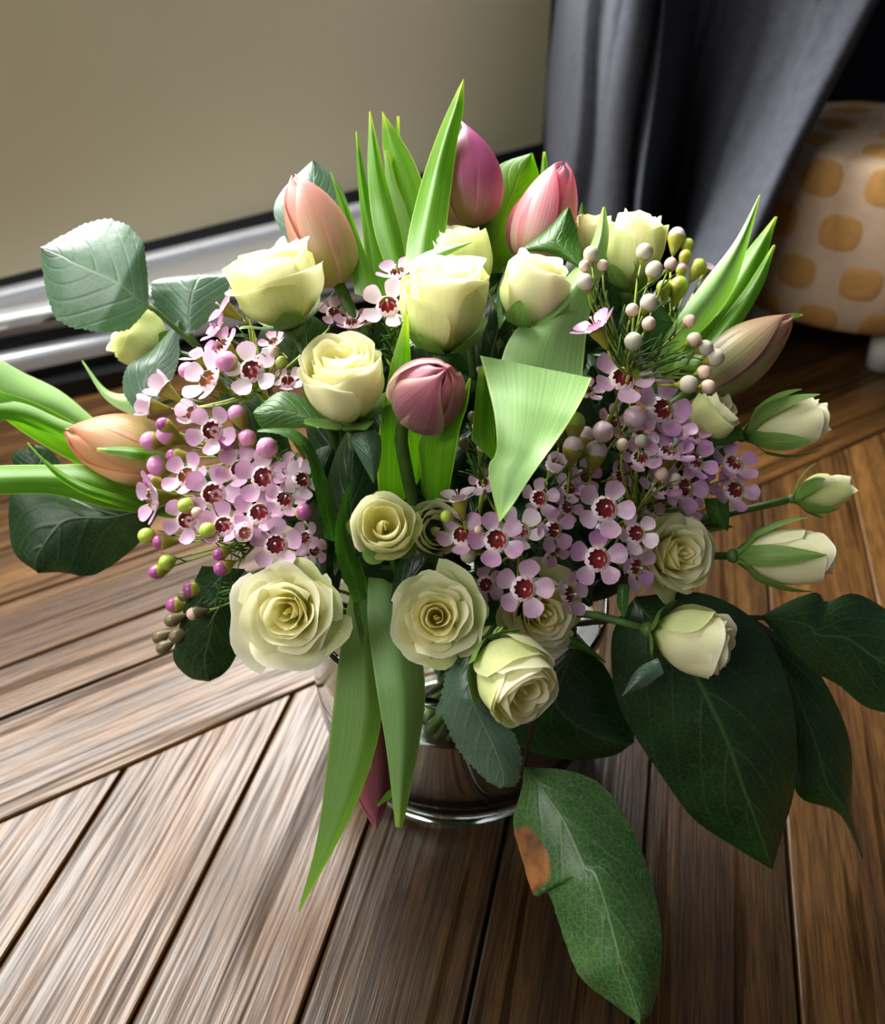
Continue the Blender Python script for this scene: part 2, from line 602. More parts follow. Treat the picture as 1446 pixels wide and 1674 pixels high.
def clip(poly, n, c):
    """keep the side where n.p >= c"""
    o = []
    for i in range(len(poly)):
        a, b2 = poly[i], poly[(i + 1) % len(poly)]
        da, db = n[0] * a[0] + n[1] * a[1] - c, n[0] * b2[0] + n[1] * b2[1] - c
        if da >= 0:
            o.append(a)
        if (da >= 0) != (db >= 0):
            t = da / (da - db)
            o.append((a[0] + (b2[0] - a[0]) * t, a[1] + (b2[1] - a[1]) * t))
    return o


def plank(poly, e, z):
    """extruded convex polygon with a bevelled rim; local x runs along the grain direction e"""
    n = len(poly)
    cx, cy = sum(p[0] for p in poly) / n, sum(p[1] for p in poly) / n
    loc = [((p[0] - cx) * e[0] + (p[1] - cy) * e[1], -(p[0] - cx) * e[1] + (p[1] - cy) * e[0]) for p in poly]
    bev = 0.0012
    ins = []
    for i in range(n):
        a, b2, c = Vector(loc[i - 1]), Vector(loc[i]), Vector(loc[(i + 1) % n])
        d = ((a - b2).normalized() + (c - b2).normalized())
        d = d.normalized() if d.length > 1e-6 else Vector((0, 0))
        ins.append((b2.x + d.x * bev * 1.5, b2.y + d.y * bev * 1.5))
    vs = [(x, y, z) for x, y in ins] + [(x, y, z - bev) for x, y in loc] + [(x, y, -0.006) for x, y in loc]
    fs = [tuple(range(n))] + [(r * n + i, (r + 1) * n + i, (r + 1) * n + (i + 1) % n, r * n + (i + 1) % n) for r in range(2) for i in range(n)]
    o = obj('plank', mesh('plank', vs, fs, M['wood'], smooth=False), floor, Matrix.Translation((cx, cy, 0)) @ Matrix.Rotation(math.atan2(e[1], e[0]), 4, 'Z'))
    o.matrix_parent_inverse = Matrix()
    return o


rf = random.Random(3)
# border seam: three of its pixels fix it on the floor
g0, g1 = onz(0, 1343, 0), onz(1350, 745, 0)
e2 = (g1 - g0).normalized()
e2 = (e2.x, e2.y)
n2 = (-e2[1], e2[0])                       # towards the window
c2 = n2[0] * g0.x + n2[1] * g0.y
e1a, e1b = onz(760, 1674, 0), onz(830, 1340, 0)
e1 = ((e1b - e1a).normalized().x, (e1b - e1a).normalized().y)
n1 = (e1[1], -e1[0])                       # to the right
GAP = 0.0011
seam0 = n1[0] * e1a.x + n1[1] * e1a.y
PW = 0.0865
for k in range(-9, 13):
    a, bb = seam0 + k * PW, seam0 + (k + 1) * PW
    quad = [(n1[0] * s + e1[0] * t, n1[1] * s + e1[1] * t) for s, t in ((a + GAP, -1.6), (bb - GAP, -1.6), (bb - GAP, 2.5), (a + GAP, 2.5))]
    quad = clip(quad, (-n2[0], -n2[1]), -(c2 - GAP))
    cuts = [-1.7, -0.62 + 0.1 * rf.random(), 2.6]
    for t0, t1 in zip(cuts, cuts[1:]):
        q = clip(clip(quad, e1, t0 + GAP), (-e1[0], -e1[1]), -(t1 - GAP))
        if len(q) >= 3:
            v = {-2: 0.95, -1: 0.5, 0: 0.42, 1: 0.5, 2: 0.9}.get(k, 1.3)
            plank(q, e1, rf.uniform(-0.0004, 0.0003)).color = (v, v, v, 1)      # stain differs by board; the bouquet's shadow is also painted into the middle boards
widths = [0.088, 0.052] + [0.075] * 12
c = c2
for k, w in enumerate(widths):
    a, bb = c, c + w
    c = bb
    t = -2.2 + 0.4 * rf.random()
    while t < 3:
        t2 = t + rf.uniform(0.9, 1.4)
        q = [(n2[0] * s + e2[0] * u, n2[1] * s + e2[1] * u) for s, u in ((a + GAP, t + GAP), (a + GAP, t2 - GAP), (bb - GAP, t2 - GAP), (bb - GAP, t + GAP))]
        plank(q[::-1], e2, rf.uniform(-0.0004, 0.0003))
        t = t2


# ------------------------------------------------------------------ window wall, threshold, back wall
def slab(name, pts, zb, mat, structure=True, parent=None, zt=None):
    """vertical prism under a quad of top points"""
    mb = MB()
    mb.box8([Vector((p.x, p.y, zb)) for p in pts] + [Vector((p.x, p.y, p.z if zt is None else zt)) for p in pts])
    o = obj(name, mesh(name, mb.v, mb.f, mat, smooth=False), parent)
    if structure and not parent:
        tag(o, kind='structure')
    return o


def ext(a, b, k0, k1):
    d = b - a
    return a + d * k0, a + d * k1


A, B = ext(WA, WB, -1.2, 1.0)
slab('wall_left', [A, B, B - WN * 0.04, A - WN * 0.04], WZ, M['cream'], zt=0.56)
win = slab('window_1', [A, B, B - WN * 0.06, A - WN * 0.06], 0.56, M['paint'], zt=0.60)
for k in (0.0, 0.55, 1.0):
    p = A + (B - A) * k
    slab('window_post', [p - WDIR * 0.03, p + WDIR * 0.03, p + WDIR * 0.03 - WN * 0.05, p - WDIR * 0.03 - WN * 0.05], 0.60, M['paint'], parent=win, zt=2.1)


def strip(name, tl, tr, bl, br, z, zb, mat, x0=-0.9, x1=1.0):
    a0, a1 = onz(*tl, z), onz(*tr, z)
    b0, b1 = onz(*bl, z), onz(*br, z)
    a0, a1 = ext(a0, a1, x0, x1)
    b0, b1 = ext(b0, b1, x0, x1)
    return slab(name, [b0, b1, a1, a0], zb, mat)


def rail(name, l, r, z, rad, mat, x0=-0.9, x1=1.45):
    """long half-round metal rail lying on the sill"""
    a, b2 = ext(onz(*l, z), onz(*r, z), x0, x1)
    t = (b2 - a).normalized()
    sd = Vector((t.y, -t.x, 0))
    prof_ = [(-1, -1), (-1, 0)] + [(math.cos(PI - PI * k / 8), 0.62 * math.sin(PI - PI * k / 8)) for k in range(1, 8)] + [(1, 0), (1, -1)]
    vs = [e + sd * (u * rad) + Vector((0, 0, w * rad)) for e in (a, b2) for u, w in prof_]
    n = len(prof_)
    fs = [(i, i + 1, n + i + 1, n + i) for i in range(n - 1)]
    return tag(obj(name, mesh(name, vs, fs, M[mat])), kind='structure')


strip('trim_1', (0, 440), (860, 226), (0, 560), (860, 380), 0.062, 0, M['black'])
rail('trim_2', (0, 484), (600, 338), 0.085, 0.013, 'alu')
strip('trim_3', (0, 491), (600, 351), (0, 512), (600, 426), 0.080, 0.05, M['alu_grey'], x1=1.45)
rail('trim_4', (0, 524), (600, 418), 0.075, 0.017, 'alu')
strip('trim_5', (0, 540), (600, 430), (0, 610), (600, 480), 0.036, 0, M['black'])
rail('trim_6', (0, 589), (600, 466), 0.045, 0.013, 'alu')
strip('trim_7', (0, 598), (600, 470), (0, 648), (600, 520), 0.020, 0, M['black'])

bw = obj('wall_back', mesh('wall_back', [(-0.2, 1.75, 0), (2.6, 1.55, 0), (2.6, 1.55, 2.2), (-0.2, 1.75, 2.2)], [(0, 1, 2, 3)], M['navy'], smooth=False))
tag(bw, kind='structure')

# ------------------------------------------------------------------ curtain
folds = [(905, 1.42, 880, 1.42), (925, 1.26, 893, 1.26), (952, 1.17, 918, 1.17), (985, 1.17, 950, 1.18), (1008, 1.08, 972, 1.08), (1045, 1.03, 1010, 1.05),
         (1062, 1.06, 1025, 1.08), (1070, 1.02, 1035, 1.02), (1080, 1.0, 1043, 1.0), (1088, 1.06, 1050, 1.08), (1110, 1.24, 1070, 1.24), (1150, 1.26, 1095, 1.26),
         (1174, 1.12, 1102, 1.12), (1192, 0.98, 1108, 0.97), (1225, 0.91, 1128, 0.89), (1275, 0.86, 1158, 0.84), (1330, 0.85, 1192, 0.825), (1385, 0.87, 1224, 0.84),
         (1414, 0.92, 1240, 0.865), (1424, 0.97, 1240, 0.885), (1412, 1.00, 1222, 0.90)]
top = [onh(f[0], 0, f[1]) for f in folds]
bot = [onh(f[2], 380, f[3]) for f in folds]
lo, hi = [], []
for a, b in zip(top, bot):
    d = b - a
    lo.append(a + d * ((0.006 - a.z) / d.z))
    hi.append(a + d * ((1.05 - a.z) / d.z))
lo, hi = catmull(lo, 110), catmull(hi, 110)
vs, fs = [], []
NV = 26
for j in range(NV):
    t = j / (NV - 1)
    for i in range(110):
        q = Vector(lo[i]) * (1 - t) + Vector(hi[i]) * t
        q.y += 0.006 * math.sin(t * 17 + i * 0.21) * math.sin(i * 0.13 + 2)
        q.x += 0.003 * math.sin(t * 23 + i * 0.17)
        vs.append(q)
cur = thing('curtain', 'charcoal grey floor-length curtain hanging in deep folds beside the cream panel', 'curtain', (lo[55][0], lo[55][1], 0))
cl = wpart('curtain_cloth', vs, grid_faces(110, NV), M['curtain'], cur)
sm = cl.modifiers.new('thickness', 'SOLIDIFY')
sm.thickness = 0.0025
hem = MB()
hem.tube([Vector(p) + Vector((0, 0, 0.004)) for p in lo[::3]], 0.004, 0.004, 60, 6)
wpart('hem', hem.v, hem.f, M['curtain'], cur)

# ------------------------------------------------------------------ ottoman with ochre patches
oc = onh(1350, 575, 1.06)
oc.z = 0
ot = thing('ottoman', 'round cream ottoman with rows of rounded ochre squares, behind the curtain', 'ottoman', oc)
OR, OZ0, OZ1 = 0.155, 0.055, 0.245
prof = catmull([(0.0, OZ0), (OR * 0.80, OZ0), (OR * 0.93, OZ0 + 0.008), (OR * 0.99, OZ0 + 0.035), (OR * 1.0, OZ0 + 0.08), (OR * 0.985, OZ1 - 0.055),
                (OR * 0.955, OZ1 - 0.022), (OR * 0.88, OZ1 - 0.004), (OR * 0.5, OZ1 + 0.004), (0.0, OZ1 + 0.005)], 60)
vs, fs = revolve([(p[0], p[1]) for p in prof], 64)
obj('cover', mesh('cover', vs, fs, M['otto']), ot)
arc = np.concatenate([[0], np.cumsum(np.linalg.norm(np.diff(prof, axis=0), axis=1))])


def otto_pt(s, ph, off):
    i = min(max(np.searchsorted(arc, s) - 1, 0), len(arc) - 2)
    t = (s - arc[i]) / (arc[i + 1] - arc[i])
    p = prof[i] * (1 - t) + prof[i + 1] * t
    tg = prof[i + 1] - prof[i]
    nrm = np.array([tg[1], -tg[0]]) / np.linalg.norm(tg)
    p = p + nrm * off
    return (p[0] * math.cos(ph), p[0] * math.sin(ph), p[1])


for row in range(6):
    s = 0.155 + row * 0.0505
    i = min(np.searchsorted(arc, s), len(arc) - 1)
    r = max(prof[i][0], 0.02)
    cnt = max(4, int(round(2 * PI * r / 0.073))) if row > 3 else 14
    for k in range(cnt):
        ph0 = 2 * PI * (k + 0.5 * (row % 2)) / cnt + 0.1
        n = 9
        vs, fs = [otto_pt(s, ph0, 0.0009)], []
        for ring in (0.5, 0.85, 1.0):
            for q in range(16):
                a = 2 * PI * q / 16
                ca, sa = math.cos(a), math.sin(a)
                rad = 1 / (abs(ca) ** 3.2 + abs(sa) ** 3.2) ** (1 / 3.2) * ring
                vs.append(otto_pt(s + 0.0185 * rad * sa, ph0 + 0.0215 * rad * ca / r, 0.0009 if ring < 1 else 0.0002))
        fs = [(0, 1 + q, 1 + (q + 1) % 16) for q in range(16)]
        for ring in range(2):
            fs += [(1 + ring * 16 + q, 17 + ring * 16 + q, 17 + ring * 16 + (q + 1) % 16, 1 + ring * 16 + (q + 1) % 16) for q in range(16)]
        obj('patch', mesh('patch', vs, fs, M['ochre']), ot)
for k in range(4):
    a = -PI / 2 + 0.18 + k * PI / 2
    vs, fs = revolve([(0.0, 0.0), (0.017, 0.0), (0.021, OZ0), (0.0, OZ0 + 0.004)], 16)
    obj('leg', mesh('leg', vs, fs, M['paint']), ot, Matrix.Translation((0.108 * math.cos(a), 0.108 * math.sin(a), 0)))

# ------------------------------------------------------------------ vase and water
VX, VY, VH = 0.010, 0.0, 0.135
va = thing('glass_vase', 'clear round glass vase with thick base holding the bouquet', 'vase', (VX, VY, 0))
outer = [(0.0, 0.003), (0.060, 0.003), (0.066, 0.0), (0.074, 0.0005), (0.0775, 0.005), (0.0770, 0.011), (0.0795, 0.016), (0.087, 0.030), (0.0915, 0.050), (0.093, 0.08), (0.0925, 0.11), (0.091, VH)]
inner = [(0.088, VH), (0.0895, 0.11), (0.090, 0.08), (0.0882, 0.052), (0.083, 0.034), (0.073, 0.022), (0.055, 0.017), (0.0, 0.016)]
po = [tuple(p) for p in catmull(outer, 40)] + [(0.0905, VH + 0.0015), (0.0885, VH + 0.0015)] + [tuple(p) for p in catmull(inner, 36)]
vs, fs = revolve([(max(p[0], 0.0), p[1]) for p in po], 96)
obj('vase_body', mesh('vase_body', vs, fs, M['glass']), va)
wi = catmull(inner, 36)
wl = [(max(p[0] - 0.0004, 0), p[1] + 0.0004) for p in wi if p[1] < 0.102]
wl = [(0.0, 0.102), (wl[0][0], 0.102)] + wl
vs, fs = revolve(wl, 64)
tag(obj('water', mesh('water', vs, fs, M['water']), None, Matrix.Translation((VX, VY, 0))), 'clear water filling the round glass vase', 'water')


# ------------------------------------------------------------------ stems
def neck(p, k=0.055):
    a = math.atan2(p.y - VY, p.x - VX)
    r = min(k, 0.6 * math.hypot(p.x - VX, p.y - VY))
    return Vector((VX + r * math.cos(a), VY + r * math.sin(a), VH + 0.004)), Vector((VX - 0.6 * r * math.cos(a + 0.7), VY - 0.6 * r * math.sin(a + 0.7), 0.028))


def stem_part(root, base, axis, r, mat, name='stem', lead=0.03):
    n, f = neck(base)
    p1 = base - axis * lead
    mid = (p1 + n) / 2
    mb = MB()
    mb.tube([base, p1, mid, n, f], r, r * 1.15, 22, 7)
    return wpart(name, mb.v, mb.f, mat, root)


# ------------------------------------------------------------------ leaves
def leaf(root, Ledge, Redge, dm, el=0.0, er=0.0, mat='tleaf', m=0.5, name='leaf', n=26, serr=0.0, ripple=0.0, fold=1.6, label=None, teeth=30, shift=0.0):
    """blade between two rims (base to tip, pixels) at depth dm along it; el / er push the rims back (+) or forward"""
    Lp, Rp = catmull(Ledge, n), catmull(Redge, n)
    if isinstance(dm, (int, float)):
        dm = [dm, dm]
    dd = np.interp(np.linspace(0, 1, n), np.linspace(0, 1, len(dm)), dm)
    nu = 11
    vs, uv = [], []
    ph = random.random() * 6
    for j in range(n):
        t = j / (n - 1)
        k = math.sin(PI * min(1, max(0, t))) ** 0.5 if t < 1 else 0
        wj = np.linalg.norm(Rp[j] - Lp[j])
        for i in range(nu):
            s = i / (nu - 1)
            q = Lp[j] * (1 - s) + Rp[j] * s
            w = (m - s) / m if s < m else (s - m) / (1 - m)
            e = el if s < m else er
            d = dd[j] + e * k * w ** fold
            d += ripple * math.sin(t * 15 + ph + (2 if s < m else 0)) * w * w * k
            if serr and i in (0, nu - 1) and 0.04 < t < 0.97:
                tooth = (t * teeth) % 1.0
                out_ = (Lp[j] - Rp[j]) / max(wj, 1e-6) * (1 if i == 0 else -1)
                q = q + out_ * serr * (tooth - 0.5)
            vs.append(P(float(q[0]), float(q[1]), float(d)))
            uv.append((t, s if m == 0.5 else (0.5 * s / m if s < m else 0.5 + 0.5 * (s - m) / (1 - m))))
    o = wpart(name, vs, grid_faces(nu, n), M[mat], root, uv)
    if label:
        o['label'] = label
    return o


def petiole(root, a, b2, r=0.0012, mat='stem', name='leaf_stalk', sag=(0, 0, 0)):
    a, b2 = Vector(a), Vector(b2)
    mb = MB()
    mb.tube([a, (a + b2) / 2 + Vector(sag), b2], r, r * 1.3, 8, 6)
    return wpart(name, mb.v, mb.f, M[mat], root)


# ------------------------------------------------------------------ rose
def rose(label, px, py, wpx, axis, kind='open', d=None, ratio=None, spin=0.0, sep=0.0, seplen=1.0, seed=0, stem=True, lead=0.03, curl=None, dd=0.0, greener=False, count=None):
    rg = random.Random(seed + 11)
    d = (D(px, py) if d is None else d) + dd
    R = wpx / 2 * d / F
    kk = dict(open=(24, 1.0, 1.05, 1.0), half=(19, 0.5, 1.7, 0.9), cup=(16, 0.28, 2.1, 0.8), bud=(11, 0.0, 2.3, 0.35), small=(18, 0.6, 1.5, 0.10))[kind]
    n, op, hr, cu = kk
    n = count or n
    if ratio:
        hr = ratio
    if curl is not None:
        cu = curl
    Hh = R * hr
    ax = cdir(*axis)
    base = P(px, py, d) - ax * Hh * 0.5
    root = thing('rose', label, 'rose', base, 'white spray roses in the bouquet')
    M4 = frame(ax, spin)
    nu, nv = 13, 12
    c = 1 - op
    sm_ = lambda a, b, x: (lambda t: t * t * (3 - 2 * t))(min(1, max(0, (x - a) / (b - a))))

    def profile(v):
        s = math.sin(PI / 2 * min(1.0, v / 0.62)) ** 0.7
        if v > 0.62:
            s -= (0.38 * c ** 2) * ((v - 0.62) / 0.38) ** 1.6
        return s
    for k in range(n):
        t = k / (n - 1)
        if kind in ('open', 'small'):
            rim = R * (0.025 + 0.895 * t ** 0.95)
            body = R * (0.05 + (0.60 if kind == 'open' else 0.90) * t ** 0.8)
            hgt = Hh * (0.97 + 0.05 * math.sin(PI * t)) * (1 - 0.34 * t ** 2.4 * op)
            a = 2.0 + ((0.98 if kind == 'open' else 1.45) - 2.0) * t ** 0.6
            rnd = (0.14 + 0.15 * t) if kind == 'open' else 0.10
        else:
            rim = R * (0.07 + 0.88 * t ** 0.62)
            body = rim * 0.94
            hgt = Hh * (0.90 + 0.09 * math.sin(PI * min(1, t * 1.15)))
            a = 2.0 + (1.28 - 2.0) * t ** 0.5
            rnd = 0.13
            if k == n - 1 or k == n - 3:
                hgt *= 0.86
        hgt *= rg.uniform(0.93, 1.04)
        a *= rg.uniform(0.92, 1.1)
        p0 = k * 2.39996 + rg.uniform(-0.3, 0.3)
        ck = cu * (0.12 + 0.88 * t ** 1.3) * rg.uniform(0.5, 1.3)
        w1, w2, w3 = rg.uniform(0, 6), rg.uniform(0, 6), rg.uniform(-0.6, 0.6)
        lean = rg.uniform(-0.09, 0.09)
        vs, uv = [], []
        for j in range(nv):
            v0 = j / (nv - 1)
            for i in range(nu):
                u = -1 + 2 * i / (nu - 1)
                v = v0 * (1 - rnd * abs(u) ** 2.8) * (1 + (0.015 * math.sin(5 * u + w1) + 0.02 * math.cos(2.2 * u + w3) * t) * v0)
                wa = (0.4 + 0.6 * math.sin(PI / 2 * min(1, v0 / 0.45)) ** 0.8) * (1 - 0.14 * max(0, v0 - 0.7) / 0.3)
                ph = p0 + a * u * wa
                r = body * profile(v) + (rim - body) * sm_(0.40, 1.0, v)
                r *= 1 + 0.075 * u * (1 if t > 0.2 else 2.0) + lean * v0 * v0
                r *= 1 + 0.03 * math.sin(4 * ph + w2 + 5 * v0) + 0.035 * v0 ** 3 * math.sin(7 * u + w1)
                z = hgt * v
                if k < 2:
                    r *= 1 - 0.92 * v0 ** 2.5
                q = max(0.0, (v0 - 0.70) / 0.30)
                fl = ck * q ** 2.0 * ((0.6 + 0.7 * (u - w3 * 0.4) ** 2) if kind == 'open' else (1.15 - 0.75 * u * u))
                r += R * 0.22 * fl
                z -= Hh * 0.11 * fl * q ** 1.5
                vs.append(M4 @ Vector((r * math.cos(ph), r * math.sin(ph), z)))
                uv.append((i / (nu - 1), v0))
        mat = 'rose_deep' if t < 0.4 else ('rose_green' if (t > 0.86 and rg.random() < 0.6) or greener else 'rose')
        obj('petal', mesh('petal', vs, grid_faces(nu, nv), M[mat], uv), root)
    # hip and five sepals
    hv, hf = revolve([(0.0, -0.30 * R), (0.10 * R, -0.30 * R), (0.20 * R, -0.18 * R), (0.25 * R, -0.04 * R), (0.20 * R, 0.05 * R), (0, 0.06 * R)], 14)
    obj('hip', mesh('hip', [M4 @ v for v in hv], hf, M['stem']), root)
    SL = Hh * 0.85 * seplen
    for k in range(5):
        p0 = 2 * PI * k / 5 + 0.3
        cr = rg.uniform(-0.1, 0.25)
        vs, uv = [], []
        for j in range(9):
            v = j / 8
            wv = 0.42 * R * (math.sin(PI * min(1, 0.12 + v * 0.88)) ** 0.8) * (1 - v * 0.55) + 0.0003
            z0 = v * SL / Hh
            rr = R * (0.22 + 0.83 * profile(min(1, z0 * 0.98)) ** 1.0) + 0.0012
            hug = Vector((rr * min(1, v * 3 + 0.25), 0, SL * v))
            refl = Vector((R * 0.2 + SL * 0.85 * math.sin(v * 1.5), 0, SL * 0.30 * math.sin(v * 2.2) - SL * 0.15 * v))
            pt = hug.lerp(refl, min(1, max(0, sep + cr * v)))
            pt.z -= R * 0.02
            for i in range(5):
                u = -1 + i / 2
                q = Vector((pt.x - abs(u) * wv * 0.25 * (1 - sep), u * wv, pt.z))
                vs.append(M4 @ (Matrix.Rotation(p0, 3, 'Z') @ q))
                uv.append((v, i / 4))
        obj('sepal', mesh('sepal', vs, grid_faces(5, 9), M['sepal'], uv), root)
    if stem:
        stem_part(root, base - ax * 0.27 * R, ax, 0.0021, M['stem'], lead=lead)
    return root


# ------------------------------------------------------------------ tulip
def tulip(label, tip, basepx, wpx, mat, d=None, spin=0.0, openf=0.0, seed=0, toward=0.0, lead=0.05):
    """tip / basepx pixels of the flower head; toward = depth difference tip nearer than base (metres)"""
    rg = random.Random(seed + 5)
    cx, cy = (tip[0] + basepx[0]) / 2, (tip[1] + basepx[1]) / 2
    d = D(cx, cy) if d is None else d
    pt, pb = P(tip[0], tip[1], d - toward / 2), P(basepx[0], basepx[1], d + toward / 2)
    ax = (pt - pb).normalized()
    Lg = (pt - pb).length
    R = wpx / 2 * d / F
    root = thing('tulip', label, 'tulip', pb, 'tulips in the bouquet')
    M4 = frame(ax, spin)
    nu, nv = 13, 16
    for k in range(6):
        outerp = k >= 3
        p0 = 2 * PI * k / 3 + (PI / 3 if outerp else 0) + rg.uniform(-0.1, 0.1)
        ln = Lg * (1.0 if outerp else 0.985) * rg.uniform(0.965, 1.0)
        sc_ = 1.0 if outerp else 0.91
        wob = rg.uniform(0, 6)
        vs, uv = [], []
        for j in range(nv):
            v = j / (nv - 1)
            if v < 0.40:
                pr = math.sqrt(max(0, 1 - (1 - v / 0.40) ** 2)) ** 0.85
            else:
                pr = math.cos((v - 0.40) / 0.60 * PI / 2) ** (0.75 - 0.25 * openf)
                pr = pr * (1 - openf * 0.0) + openf * 0.30 * ((v - 0.4) / 0.6) ** 2
            a = 1.12 * (1 - v ** 3.2) ** 0.75 + 0.02
            for i in range(nu):
                u = -1 + 2 * i / (nu - 1)
                r = R * sc_ * max(pr, 0.03)
                r *= 1 + 0.085 * u * (1 if outerp else -1) - 0.045 * (1 - abs(u)) ** 3 * (1 if 0.1 < v < 0.9 else 0) + 0.015 * math.sin(3 * v + wob)
                ph = p0 + a * u
                vs.append(M4 @ Vector((r * math.cos(ph), r * math.sin(ph), ln * (v - 0.03 * u * u * v))))
                uv.append((i / (nu - 1), v))
        obj('petal', mesh('petal', vs, grid_faces(nu, nv), M[mat], uv), root)
    stem_part(root, pb + ax * 0.002, ax, 0.0032, M['stem'], lead=lead)
    return root


# ------------------------------------------------------------------ waxflower: shared unit meshes (flower diameter 1, facing +z)
def wax_petal_mesh(name, mat, cup):
    vs, uv = [], []
    nu, nv = 7, 7
    for j in range(nv):
        v = j / (nv - 1)
        x = 0.33 * v
        w = 0.045 + 0.135 * math.sin(PI * min(1, 0.08 + 0.62 * v)) ** 0.9
        if v > 0.6:
            w *= math.sqrt(max(0.0, 1 - ((v - 0.6) / 0.42) ** 2))
        for i in range(nu):
            u = -1 + 2 * i / (nu - 1)
            vs.append((x, u * w, cup * (v * v * 0.25 + 0.35 * (u * w / 0.16) ** 2 * 0.3)))
            uv.append((v, i / (nu - 1)))
    return mesh(name, vs, grid_faces(nu, nv), M[mat], uv)


WP = {c: wax_petal_mesh('petal', m, 0.34) for c, m in (('p', 'wax_petal'), ('m', 'wax_deep'), ('w', 'wax_white'))}
v_, f_ = revolve([(0.0, -0.46), (0.035, -0.46), (0.055, -0.40), (0.10, -0.26), (0.155, -0.12), (0.19, 0.0), (0.20, 0.025), (0.185, 0.03), (0.172, 0.0)], 14)
CALYX = mesh('flower', v_, f_, M['calyx'])
v_, f_ = revolve([(0.183, 0.012), (0.165, -0.03), (0.12, -0.055), (0.05, -0.055), (0.0, -0.045)], 16)
NECT = {'r': mesh('nectary', v_, f_, M['nectary']), 'y': mesh('nectary', v_, f_, M['nectary_pale'])}
fv, ff = [], []
for k in range(20):                      # toothed white rim of stamens
    a = 2 * PI * k / 20
    hgt = 0.075 if k % 2 == 0 else 0.02
    ro = 0.235 if k % 2 == 0 else 0.215
    ri = 0.150 if k % 2 == 0 else 0.168
    for r, z in ((ro, 0.005), (0.205, 0.035), (ri if k % 2 == 0 else 0.18, 0.03 + hgt)):
        fv.append((r * math.cos(a), r * math.sin(a), z))
for k in range(20):
    k2 = (k + 1) % 20
    for i in range(2):
        ff.append((k * 3 + i, k2 * 3 + i, k2 * 3 + i + 1, k * 3 + i + 1))
FRINGE = mesh('stamen_ring', fv, ff, M['fringe'], smooth=False)
v_, f_ = revolve([(0.0, -0.05), (0.014, -0.05), (0.011, 0.19), (0.026, 0.205), (0.02, 0.23), (0.0, 0.235)], 8)
PISTIL = mesh('pistil', v_, f_, M['fringe'])


def bud_mesh(name, mat):
    vs, fs = [], []
    n, m = 15, 10
    for j in range(m):
        th = PI * j / (m - 1)
        for k in range(n):
            a = 2 * PI * k / n + 0.35 * math.sin(th)
            r = 0.5 * math.sin(th) * (1 + 0.045 * math.cos(5 * a) * (1 if th < 1.6 else 0.3))
            vs.append((r * math.cos(a), r * math.sin(a), 0.52 * math.cos(th)))
    for j in range(m - 1):
        for k in range(n):
            k2 = (k + 1) % n
            fs.append((j * n + k, (j + 1) * n + k, (j + 1) * n + k2, j * n + k2))
    return mesh(name, vs, fs, M[mat])


BUD = {c: bud_mesh('bud', m) for c, m in (('p', 'bud_pink'), ('l', 'bud_pale'), ('u', 'bud_purple'), ('g', 'bud_green'), ('w', 'bud_white'), ('b', 'bud_blush'), ('d', 'bud_dusk'))}
v_, f_ = revolve([(0.0, -1.15), (0.09, -1.15), (0.16, -1.0), (0.34, -0.6), (0.50, -0.22), (0.515, -0.02), (0.47, 0.05)], 12)
BCAL = {'y': mesh('calyx', v_, f_, M['calyx']), 'd': mesh('calyx', v_, f_, M['bud_dusk'])}
v_, f_ = revolve([(0.0, -0.75), (0.08, -0.75), (0.13, -0.6), (0.22, -0.50), (0.30, -0.41)], 12)
BCAL['s'] = mesh('calyx', v_, f_, M['calyx'])


def out_axis(px, py, rg, sp=0.25):
    return Vector(((px - 740) / 620, -(py - 900) / 620 + 0.05, 0.85)) + Vector((rg.uniform(-sp, sp), rg.uniform(-sp, sp), 0))


